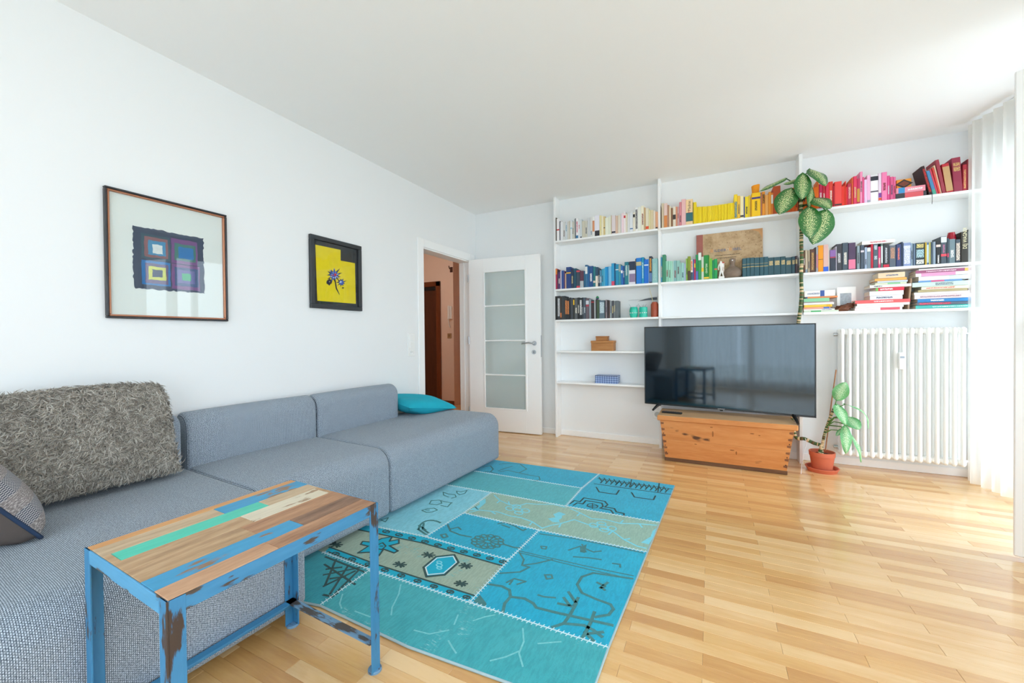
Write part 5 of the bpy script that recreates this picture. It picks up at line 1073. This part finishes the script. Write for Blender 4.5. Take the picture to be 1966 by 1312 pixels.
row(zH, b_, 40, [(123, 270, '303438', 'b:c82440:.0:.13 t:c8ccd0:.2:.85:.3'), (213, 285, '5c6470', 't:c89878:.4:.9:.6'), (281, 270, '34406c', 't:e07868:.3:.85:.35'), (309, 238, '304058', ''), (409, 250, '8898c0', 't:e8ecf4:.1:.85:.8 b:c8d0e8:.78:.88'), (441, 255, '90a4b4'), (470, 260, '60748c', ''), (597, 250, '2c3c44', 't:e8d888:.78:.95:.75 t:b8dce4:.35:.7:.8 t:f0f0e8:.06:.25:.8'), (621, 245, 'c8a83c', ''), (651, 245, '5878a0', 'b:c0d4e0:.1:.9'), (676, 245, 'c8c070', ''), (701, 240, '485868', ''), (741, 235, '90a0b0', ''), (806, 230, '202428', 'b:e8d0c8:.75:.85 t:e8e8e8:.05:.4:.3'), (886, 165, '485460', 'b:e84858:.27:.36 b:d8e4ec:.78:.98 t:c878a0:.4:.7:.25'), (916, 190, '40505c', 'b:b84060:.25:.4'), (1001, 200, '70848c'), (1071, 205, '3c4854', 't:e8d8c8:.1:.85:.7'), (1183, 105, '2c2820', ''), (1196, 95, '58a8c8', ''), (1248, 60, '181c28', 't:d8b050:.68:.92:.4 t:b82838:.2:.62:.5 b:d8c8a0:.03:.08')], 'second shelf above the radiator', 'dark books on the second shelf above the radiator', n0=n)
# ---- readable lettering on single spines
def find(sub): return [o for o in bpy.data.objects if o.get('label', '').startswith(sub) or sub in o.get('label', '')]
def spine_text(book, body, hexc, size, z, xs=1.0, up=True):
    w = book.dimensions.x if False else max(v.co.x for v in book.data.vertices)
    mtx = Matrix.Translation((w / 2, -.0006, z)) @ Matrix.Rotation(R(90), 4, 'X') @ Matrix.Rotation(R(90 if up else -90), 4, 'Z')
    text_obj(body, size, M('#' + hexc, .5), 'spine_title', book, mtx, .0003, 'CENTER', xs)
def nth(where, n): return [o for o in bpy.data.objects if o.get('label', '').endswith(f'{ordw(n)} from the door end, {where}')][0]
b = nth('top shelf above the television', 11); spine_text(b, 'Madras', '4a3a30', .032, .175); spine_text(b, 'M', 'c83028', .033, .1225)
b = nth('second shelf above the television', 20); spine_text(b, 'IRELAND', 'd8ecd0', .022, .10, 1.0, False)
b = nth('second shelf above the radiator', 43); spine_text(b, 'DEJ WAGNER', 'e8e0b8', .030, .175, .85, True)

# ---- lying books and stacks
def lying(zf, xl, xr, y0, y1, hexc, deco, label, group, z=None, yf=-.155, d=.14, yaw=0.0):
    """spine towards the room; zoom rectangle xl..xr, y0(top)..y1(bottom)"""
    ym = (y0 + y1) / 2; X0 = B(*zf(xl, ym), yf).x; X1 = B(*zf(xr, ym), yf).x; zt = B(*zf((xl + xr) / 2, y0), yf).z; zb_ = B(*zf((xl + xr) / 2, y1), yf).z
    th = zt - zb_; z = zb_ if z is None else z; ln = X1 - X0
    o = make_book(th - .0006, ln, d, hexc, deco, label, group)
    o.rotation_euler = (0, R(90), R(yaw)); o.location = (X0, yf, z + th - .0003); return z + th
g = 'books lying on the top shelf above the radiator'
z = lying(zC, 1062, 1375, 436, 488, '3a3a40', 'b:d85860:.3:.9', 'dark grey and red book lying under the pink one, top shelf above radiator', g, a_ + .0003)
z = lying(zC, 1066, 1365, 376, 436, 'e890a0', 'b:3890c8:.08:.3 t:f0f0f0:.4:.9:.3', 'pink book lying on the dark one, top shelf above the radiator', g, z)
kb = thing('card_box', 'small orange box with a black diamond standing on the lying books', 'box', (B(*zC(1145, 400), -.12).x, -.12, z))
x0, x1 = B(*zC(1070, 400), -.12).x, B(*zC(1222, 400), -.12).x; zt = B(*zC(1145, 287), -.12).z
at(MB().box(x0, x1, -.12, -.095, z + .0005, zt, .002).build('box_body', M('#e8962c', .5)), kb)
xc, zc = (x0 + x1) / 2, (z + zt) / 2; dm = [(xc - .052, zc), (xc, zc - .034), (xc + .052, zc), (xc, zc + .034)]
at(MB().prism(dm, .0006, (0, -.1206, 0), (1, 0, 0), (0, 0, 1), (0, 1, 0)).build('diamond', M('#231f1c', .5)), kb)
dm2 = [(xc - .034, zc), (xc, zc - .022), (xc + .034, zc), (xc, zc + .022)]; at(MB().prism(dm2, .0004, (0, -.121, 0), (1, 0, 0), (0, 0, 1), (0, 1, 0)).build('diamond_centre', M('#7a3a24', .5, var=.4, vs=120)), kb)
# bookmark ribbon hanging off the shelf
rb = thing('bookmark_ribbon', 'thin black bookmark ribbon hanging down over the top shelf edge', 'ribbon', B(*zC(1432, 445), -.167))
q0, q1 = B(*zC(1432, 440), -.168), B(*zC(1431, 540), -.168); at(MB().tube([q0 + Vector((0, .012, .012)), q0, (q0 + q1) / 2 + Vector((.0015, 0, 0)), q1], .0016, 5).build('ribbon_strip', M('#1c1a1a', .7)), rb)
# white book lying across the row on the second shelf
zw = max(o.location.z + max(v.co.z for v in o.data.vertices) for o in find('second shelf above the radiator') if B(1655, 460, -.15).x < o.location.x < B(1690, 460, -.15).x)
lying(zG, 932, 1365, 212, 262, 'eeecea', 't:d06870:.25:.75:.35', 'white book lying across the tops of a row of dark books', 'books lying on the second shelf above the radiator', None, -.15, .13)
# three piles on the third shelf above the radiator
def pile(zf, base, items, where, group, yf=-.158):
    z = base + .0003; names = []
    for i, (xl, xr, y1, y0, hx, deco) in enumerate(items):
        pos = 'bottom' if i == 0 else 'topmost' if i == len(items) - 1 else ordw(i + 1) + ' up'
        band = [k.split(':')[1] for k in deco.split() if k.startswith('b:')]; dt = f' with {cname(band[0])} band' if band and cname(band[0]) != cname(hx) else ''
        lab = f'{cname(hx)} book{dt}, {pos} in the pile {where}'
        if len(lab.split()) > 16: lab = lab.replace(dt, '')
        z = lying(zf, xl, xr, y0, y1, hx, deco, lab, group, z, yf + BR.uniform(0, .008), BR.uniform(.125, .145), BR.uniform(-1.5, 1.5))
    return z
pile(zG, c_, [(165, 620, 1168, 1148, 'd8e4d0', 'b:48b068:.2:.5'), (160, 570, 1147, 1126, 'eceae4', 't:5878b0:.6:.9:.4'), (158, 505, 1124, 1100, 'f0a890', 'b:4870c0:.76:.98'), (165, 535, 1098, 1066, 'f0c848', 'b:e8b018:.8:.95'), (160, 560, 1064, 1036, 'eceaea', ''), (160, 545, 1034, 1022, 'b8a0a0', ''), (160, 500, 1020, 972, '8fd0a4', ''), (185, 610, 970, 950, 'f0945c', 'b:2c4880:.0:.06'), (170, 575, 948, 868, 'f0eeea', 't:9098b0:.1:.5:.3 b:3858a0:.52:.66')], 'beside the plant stem', 'paper pile beside the plant stem')
zM = Z(1660, 430, 6.905)
pile(zM, c_, [(-130, 500, 1150, 1116, 'eedcdc', 'b:d85868:.55:.95'), (-120, 520, 1114, 1086, 'eceeea', ''), (-100, 598, 1083, 1050, 'f0efec', ''), (-125, 606, 1049, 1006, 'ef5f60', 't:f8d8d8:.35:.7:.4'), (72, 504, 1004, 948, 'e8eaf0', 't:485878:.2:.7:.4'), (66, 520, 945, 886, 'eef0f2', ''), (150, 525, 884, 838, 'd83048', 't:f8e0e0:.15:.6:.5 b:68b850:.0:.08'), (70, 622, 836, 798, 'eae8e6', 't:44484c:.1:.3:.4'), (140, 560, 796, 772, 'd8e0c0', 'b:88c090:.4:.8'), (170, 575, 770, 744, 'c4ccd8', ''), (135, 556, 742, 708, 'f0ae58', ''), (178, 535, 706, 634, 'e2caa8', 't:6a7898:.3:.75:.25')], 'topped by a beige box file', 'middle pile on the third shelf above the radiator')
pile(zH, c_, [(470, 1240, 1136, 1090, '48b8b0', 't:d8f4f0:.3:.9:.3'), (485, 1195, 1088, 1048, '5c6878', 't:e04868:.05:.65:.6'), (495, 1215, 1046, 1000, '2f84c4', 't:f4f8fc:.25:.5:.45'), (455, 1235, 998, 942, 'ecd8dc', 't:a88898:.1:.8:.35'), (450, 1180, 940, 905, 'eceaec', ''), (500, 1160, 903, 872, 'b4a67c', ''), (545, 1190, 870, 828, 'efe4d0', 't:e07868:.1:.7:.35'), (425, 1210, 826, 766, 'c8e0da', 't:8898a0:.4:.7:.6'), (505, 1085, 764, 742, '6c9cd0', 'b:d85888:.3:.6'), (510, 1205, 740, 684, 'eef0f2', 'b:d8e4e8:.6:.98'), (470, 1230, 682, 636, 'efe6ec', 'b:e89cc4:.1:.7'), (470, 1190, 634, 596, 'a4587c', 't:f0d8e4:.2:.75:.4 b:f0b858:.9:.96'), (510, 1215, 594, 574, 'f0eef0', '')], 'beside the curtain', 'pile on the third shelf beside the curtain')
# upright books behind and between the piles
o = make_book(.012, .235, .12, 'a88a70', '', 'thin brown book standing upright between the two tall piles, third shelf', None); X = B(*zM(556, 980), -.13).x; o.location = (X, -.145, c_ + .0004); o.rotation_euler = (0, R(4), 0)
for i, (xl, hx, wz) in enumerate(((1216, '8a2030', .3), (1232, '5c1c28', .31))):
    o = make_book(.012, .295 - i * .01, .08, hx, '', ('dark red' if i == 0 else 'deep maroon') + ' book standing upright at the curtain end of the third shelf', None); o.location = (4.290 + i * .0135, -.10, c_ + .0004)
# ================================================================== large old picture-book and shelf ornaments
bb = thing('picture_bible', 'old brown landscape-format picture book leaning behind the green books', 'book', (2.74, -.03, b_))
bw0, bw1, bz1 = 2.470, 3.005, 2.040
lx = Matrix.Translation((0, -.060, b_ + .001)) @ Matrix.Rotation(R(-4.0), 4, 'X')
BH = (bz1 - b_) / math.cos(R(4)) - .002
def bp(mb, n, mat, sm=False): mb.v = [tuple(lx @ Vector(v)) for v in mb.v]; return at(mb.build(n, mat, None, sm), bb)
om, t, p = newmat('worn_brown_board'); n1 = t.noise(t.coords('Object'), 14, 6, .7); n2 = t.noise(t.coords('Object'), 60, 4)
t.ln(t.mix(t.ramp(n2, [(.6, (0, 0, 0)), (.7, (1, 1, 1))]), t.ramp(n1, [(.3, '#a0835f'), (.5, '#bda07c'), (.75, '#cdb391')]), '#80603e'), p.inputs['Base Color']); p.inputs['Roughness'].default_value = .85
bp(MB().box(bw0 + .055, bw1, 0, .003, 0, BH, .001).box(bw0 + .01, bw1, .0215, .0245, 0, BH, .001), 'boards', om)
bp(MB().box(bw0, bw0 + .0555, -.0006, .003, 0, BH, .001).box(bw0, bw0 + .003, .003, .0245, 0, BH, .001), 'cloth_spine', M('#a4645a', .85, var=.15, vs=20))
bp(MB().box(bw0 + .004, bw1 - .005, .0032, .0212, .004, BH - .004), 'pages', PAGES)
for (a, c, hx) in (((bw1 - .07, BH), (bw1, BH - .05), '#c08a58'),):
    bp(MB().prism([(bw1, BH), (bw1 - .09, BH), (bw1 - .03, BH - .03), (bw1, BH - .1)], .0006, (0, -.0007, 0), (1, 0, 0), (0, 0, 1), (0, 1, 0)), 'worn_corner', M('#c79768', .9, var=.2))
def btext(body, size, hx, x, z, n='cover_title', xs=1.0):
    o = text_obj(body, size, M(hx, .8), n, None, lx @ Matrix.Translation((x, -.0006, z)) @ Matrix.Rotation(R(90), 4, 'X'), .0004, 'LEFT', xs); return at(o, bb)
tx, tz = bw0 + .118, BH - .165
btext('B', .042, '#d8955c', tx, tz); btext('ILDER', .034, '#4f6a8c', tx + .030, tz - .002, xs=1.15); btext('-', .034, '#4f6a8c', tx + .136, tz); btext('B', .042, '#d8955c', tx + .152, tz); btext('IBEL', .034, '#4f6a8c', tx + .182, tz - .002, xs=1.15)
for i, (x0, x1) in enumerate(((.15, .36), (.17, .33))): bp(MB().box(bw0 + x0, bw0 + x1, -.0006, 0, BH - .215 - i * .026, BH - .209 - i * .026), 'subtitle_line', printmat('6a5844'))
# ---- white statuette on the green shelf
def zE3(x, y, Y=-.13): return B(*zE(x, y), Y)
stt = thing('statuette', 'small white standing figure statuette with a shield between green books and vase', 'figurine', zE3(828, 700))
WP = M('#e9e6e2', .5, name='white_bisque')
q = lambda x, y, Y=-.13: zE3(x, y, Y)
at(MB().box(q(795, 700).x, q(865, 700).x, -.148, -.112, b_ + .0004, q(830, 682).z, .002).build('plinth', WP), stt)
bd = bpy.data.meshes.new('figure')
js = [q(826, 590), q(826, 560), q(828, 530), q(822, 515), q(820, 500), q(818, 625), q(812, 655), q(808, 685), q(836, 625), q(846, 655), q(852, 684), q(800, 545), q(790, 580), q(798, 610), q(846, 545), q(854, 575)]
ed_ = [(0, 1), (1, 2), (2, 3), (3, 4), (0, 5), (5, 6), (6, 7), (0, 8), (8, 9), (9, 10), (2, 11), (11, 12), (12, 13), (2, 14), (14, 15)]
bd.from_pydata([tuple(v) for v in js], ed_, []); so2 = bpy.data.objects.new('figure', bd); COL.objects.link(so2)
md = so2.modifiers.new('skin', 'SKIN'); rads = [.012, .013, .015, .007, .0105, .010, .0075, .006, .010, .0075, .006, .007, .0055, .004, .007, .005]
for v, r_ in zip(bd.skin_vertices[0].data, rads): v.radius = (r_, r_)
bd.skin_vertices[0].data[0].use_root = True
ss = so2.modifiers.new('subd', 'SUBSURF'); ss.levels = 1; ss.render_levels = 2
bd.materials.append(WP); at(so2, stt)
sh_ = MB().prism([(q(842, 520).x, q(842, 520).z), (q(864, 512).x, q(864, 512).z), (q(862, 660).x, q(862, 660).z), (q(852, 672).x, q(852, 672).z)], .006, (0, -.124, 0), (1, 0, 0), (0, 0, 1), (0, 1, 0)); at(fixn(sh_.build('shield', M('#d9d0c8', .6))), stt)
at(MB().box(q(838, 515).x, q(864, 515).x, -.1246, -.1240, q(850, 522).z, q(850, 512).z).build('red_stripe', M('#c8282c', .5)), stt)
# ---- grey-brown gourd shaped vase
GV = M('#7d6b5c', .6, var=.35, vs=30, stretch=(1, 1, 6), name='weathered_wood')
vc = zE3(960, 690, -.105); vr = zE3(1062, 640, -.105).x - vc.x; vh = zE3(960, 470, -.105).z - b_
va = thing('gourd_vase', 'grey-brown wooden gourd-shaped vase with a narrow neck beside the teal volumes', 'vase', (vc.x, -.095, b_))
vr = min(vr, .068)
prof = [(0, 0), (.55, .0), (.85, .05), (1.0, .16), (1.02, .27), (.93, .38), (.72, .48), (.42, .56), (.28, .62), (.24, .70), (.27, .78), (.33, .86), (.33, .93), (.26, .98), (.15, 1.0), (0, 1.0)]
_o = at(MB().lathe([(r_ * vr * 1.12, z_ * vh) for r_, z_ in prof], (vc.x, 0, b_ + .0005), 28).build('vase_body', GV, None, True), va); _o.data.transform(Matrix.Translation((0, -.112, 0)) @ Matrix.Diagonal((1, .55, 1, 1)))
dot = at(MB().lathe([(0, 0), (.006, .0015), (.0045, .004), (0, .005)], (vc.x, 0, 0), 12).build('inlay_dot', WHITEP), va)
dot.data.transform(Matrix.Translation((vc.x, -.112 - .33 * vr * 1.12 * .55 + .002, b_ + .89 * vh)) @ Matrix.Rotation(R(90), 4, 'X') @ Matrix.Translation((-vc.x, 0, 0)))
# ---- orange pouch standing on the yellow book
pz0 = B(*zB(1238, 186), -.12).z; px0, px1 = B(*zB(1186, 140), -.12).x, B(*zB(1284, 140), -.12).x; pzt = B(*zB(1235, 95), -.12).z
pk = thing('orange_pouch', 'orange fabric pouch flared at the top standing on a thick yellow book', 'pouch', ((px0 + px1) / 2, -.12, pz0))
pcx, pwd = (px0 + px1) / 2, (px1 - px0) / 2
def pouch(u, v):
    a = u * 2 * math.pi; f = .86 + .16 * v + .05 * math.sin(5 * a) * v; return (pcx + pwd * f * math.cos(a), -.105 + .026 * f * math.sin(a), pz0 + .0006 + (pzt - pz0) * v * (1 + .06 * math.cos(a)))
at(MB().grid(pouch, 28, 6).build('pouch_cloth', M('#f09818', .8, var=.1), None, True), pk)
_o = at(MB().lathe([(0, 0), (.9, 0), (.9, .001), (0, .001)], (0, 0, 0), 20).build('pouch_base', M('#f09818', .8)), pk); _o.data.transform(Matrix.Translation((pcx, -.105, pz0 + .0006)) @ Matrix.Diagonal((pwd * .93, .025, 1, 1)))
_o = at(MB().lathe([(0, 0), (.9, 0), (.9, .002), (0, .002)], (0, 0, 0), 20).build('pouch_filling', M('#d88410', .9)), pk); _o.data.transform(Matrix.Translation((pcx, -.105, pzt - .008)) @ Matrix.Diagonal((pwd * 1.05, .027, 1, 1)))
# ---- turquoise pots, terracotta jar, feather, egg on the black shelf
TQ = M('#2bbfa6', .25, var=.08, name='turquoise_glaze')
def zD3(x, y, Y=-.11): return B(*zD(x, y), Y)
for i, (xa, xb) in enumerate(((1300, 1432), (1452, 1582))):
    x0, x1 = zD3(xa, 980).x, zD3(xb, 980).x; xc, rr_ = (x0 + x1) / 2, (x1 - x0) / 2; h = zD3(xa, 905).z - c_
    pot_ = thing('turquoise_pot', ('rounded' if i == 0 else 'straight-sided') + ' turquoise pot with white dots beside the terracotta jar', 'pot', (xc, -.11, c_), 0, 'turquoise dotted pots')
    pr = [(0, 0), (.78, 0), (1.0, .35), (1.0, .7), (.86, .97), (.8, 1.0), (.74, .97), (.85, .6), (0, .5)] if i == 0 else [(0, 0), (.94, 0), (.98, .06), (1.0, .5), (.98, .95), (.94, 1.0), (.86, .97), (.88, .5), (0, .4)]
    at(MB().lathe([(r_ * rr_, z_ * h) for r_, z_ in pr], (xc, -.11, c_ + .0005), 24).build('pot_body', TQ, None, 'auto'), pot_)
    for a in (-125, -95, -65, -35, -150):
        d_ = MB().lathe([(0, -.0008), (.0055, -.0008), (.004, .0012), (0, .002)], (0, 0, 0), 10).build('white_dot', WHITEP); at(d_, pot_)
        d_.data.transform(Matrix.Translation((xc + rr_ * math.cos(R(a)), -.11 + rr_ * math.sin(R(a)), c_ + h * .45)) @ Matrix.Rotation(R(a), 4, 'Z') @ Matrix.Rotation(R(90), 4, 'Y'))
    rr2 = random.Random(i + 40)
    for k in range(6):
        a = rr2.uniform(0, 6.28); b0 = Vector((xc + .3 * rr_ * math.cos(a), -.11 + .3 * rr_ * math.sin(a), c_ + h * .7)); tp = b0 + Vector((math.cos(a) * rr_ * .9, math.sin(a) * .02, h * rr2.uniform(.35, .65)))
        at(MB().tube([b0, (b0 + tp) / 2 + Vector((0, 0, .006)), tp], .0012, 5).build('dry_twig', M('#8d949c' if i == 0 else '#5b5f66', .8)), pot_)
x0, x1 = zD3(1634, 950, -.09).x, 2.134; h = zD3(1700, 822, -.09).z - c_; xc, rr_ = (x0 + x1) / 2, (x1 - x0) / 2
jr = thing('terracotta_jar', 'terracotta jar holding a pale stick at the end of the black shelf', 'jar', (xc, -.09, c_))
at(MB().lathe([(0, 0), (rr_ * .92, 0), (rr_, .01), (rr_, h * .85), (rr_ * .8, h * .93), (rr_ * .7, h), (rr_ * .6, h * .98), (rr_ * .62, h * .5), (0, h * .3)], (xc, -.09, c_ + .0005), 24).build('jar_body', M('#a84c30', .4, var=.15), None, 'auto'), jr)
s0 = Vector((xc + .003, -.09, c_ + h * .5)); s1 = zD3(1612, 600, -.09); s1 = Vector((s1.x, -.09, min(s1.z, b_ - .024))); at(MB().tube([s0, s1], .0026, 6).build('stick', M('#e0d2a4', .7)), jr)
fe = thing('feather', 'long grey feather sticking out behind the terracotta jar', 'feather', (2.09, -.05, c_))
f0, f1 = zD3(1738, 760, -.045), zD3(1430, 808, -.045); fm_ = [(f0.x - .002, f0.z - .016), (f0.x - .002, f0.z + .010), ((f0.x * .55 + f1.x * .45), f0.z + .006), (f1.x, f1.z), ((f0.x * .5 + f1.x * .5), f0.z - .016)]
at(fixn(MB().prism(fm_, .0012, (0, -.046, 0), (1, 0, 0), (0, 0, 1), (0, 1, 0)).build('vane', M('#596068', .85, var=.3, vs=60, stretch=(1, 1, 5)))), fe)
at(MB().tube([(f1.x - .09, -.048, f1.z + .012), (f1.x + .05, -.048, f1.z + .016), (2.128, -.05, f0.z + .018)], .0012, 5).build('shaft', M('#8f959a', .7)), fe)
eg = thing('painted_egg', 'green and purple painted egg lying on top of the black books', 'egg', zD3(795, 790, -.11)); ez = max(o.location.z + max(v.co.z for v in o.data.vertices) for o in find('third shelf nearest the door') if zD3(740, 790, -.15).x < o.location.x < zD3(850, 790, -.15).x)
ec = zD3(795, 750, -.11); em, t, p = newmat('green_purple_egg'); sx = t.n.new('ShaderNodeSeparateXYZ'); t.ln(t.coords('Object'), sx.inputs[0]); t.ln(t.ramp(t.math('MULTIPLY_ADD', sx.outputs[2], 30.0, -(ez + .013) * 30 + .5), [(.4, '#4a2c7c'), (.6, '#1f7a4c')]), p.inputs['Base Color']); p.inputs['Roughness'].default_value = .3
at(MB().lathe([(.0, 0), (.012, .003), (.0165, .012), (.016, .022), (.012, .031), (.006, .036), (0, .0375)], (ec.x, -.11, ez + .0004), 18).build('egg_shell', em, None, True), eg)
# ---- red bowl on the dark books
rz_ = max(o.location.z + max(v.co.z for v in o.data.vertices) for o in find('second shelf above the radiator') if B(*zH(905, 300), -.15).x < o.location.x < B(*zH(1000, 300), -.15).x)
rx0, rx1 = B(*zH(880, 160), -.1).x, B(*zH(1005, 160), -.1).x; rc = (rx0 + rx1) / 2; rw = (rx1 - rx0) / 2
rbw = thing('red_bowl', 'glossy dark red bowl turned upside down on the dark books', 'bowl', (rc, -.1, rz_))
at(MB().lathe([(rw * .98, 0), (rw, .004), (rw * .96, .02), (rw * .82, .042), (rw * .74, .048), (rw * .74, .055), (0, .055)], (rc, -.1, rz_ + .0006), 26).build('bowl_shell', M('#a8142c', .2), None, 'auto'), rbw)
# ---- card and brown leather pouch in front of the piles
cd_ = thing('picture_card', 'plain white card leaning behind the brown pouch on the book shelf', 'card', (3.84, -.05, c_))
k0, k1 = B(*zG(600, 1000), -.06), B(*zG(852, 1000), -.06); kt = B(*zG(720, 838), -.06).z
at(MB().box(k0.x, k1.x, -.062, -.0608, c_ + .0005, kt, .0003).build('card_sheet', M('#f1f1ef', .7)), cd_)
at(MB().box(k0.x + .02, k1.x - .03, -.0624, -.0621, c_ + .03, kt - .05).build('grey_print', M('#a9b2ba', .8, var=.5, vs=60)), cd_)
lp_ = thing('leather_pouch', 'crumpled brown leather pouch lying between the paper piles', 'pouch', (3.82, -.12, c_))
lc0, lc1 = B(*zG(560, 1100), -.12).x, B(*zG(800, 1100), -.12).x
def lump(cx, cy, cz, rx, ry, rz2, seed):
    r2 = random.Random(seed); ph = [r2.uniform(0, 6) for _ in range(6)]
    def fn(u, v):
        a, e_ = u * 2 * math.pi, (v - .5) * math.pi; k = 1 + .12 * math.sin(4 * a + ph[0] + 3 * e_) + .10 * math.sin(7 * a - 5 * e_ + ph[1]) + .06 * math.sin(11 * e_ + ph[2])
        z_ = cz + rz2 * k * math.sin(e_); return (cx + rx * k * math.cos(a) * math.cos(e_), cy + ry * k * math.sin(a) * math.cos(e_), max(z_, c_ + .0005))
    return MB().grid(fn, 30, 18)
LE = M('#6e3c22', .5, var=.45, vs=45, name='brown_leather')
lcx = (lc0 + lc1) / 2
at(lump(lcx - .004, -.128, c_ + .022, (lc1 - lc0) * .42, .026, .026, 1).build('pouch_body', LE, None, True), lp_)
at(lump(lcx + .045, -.105, c_ + .045, .030, .02, .02, 2).build('pouch_flap', LE, None, True), lp_)
at(MB().tube([(lcx - .05, -.14, c_ + .03), (lcx, -.152, c_ + .05), (lcx + .05, -.14, c_ + .058), (lcx + .075, -.12, c_ + .07)], .004, 7).build('strap', M('#4c2614', .5)), lp_)
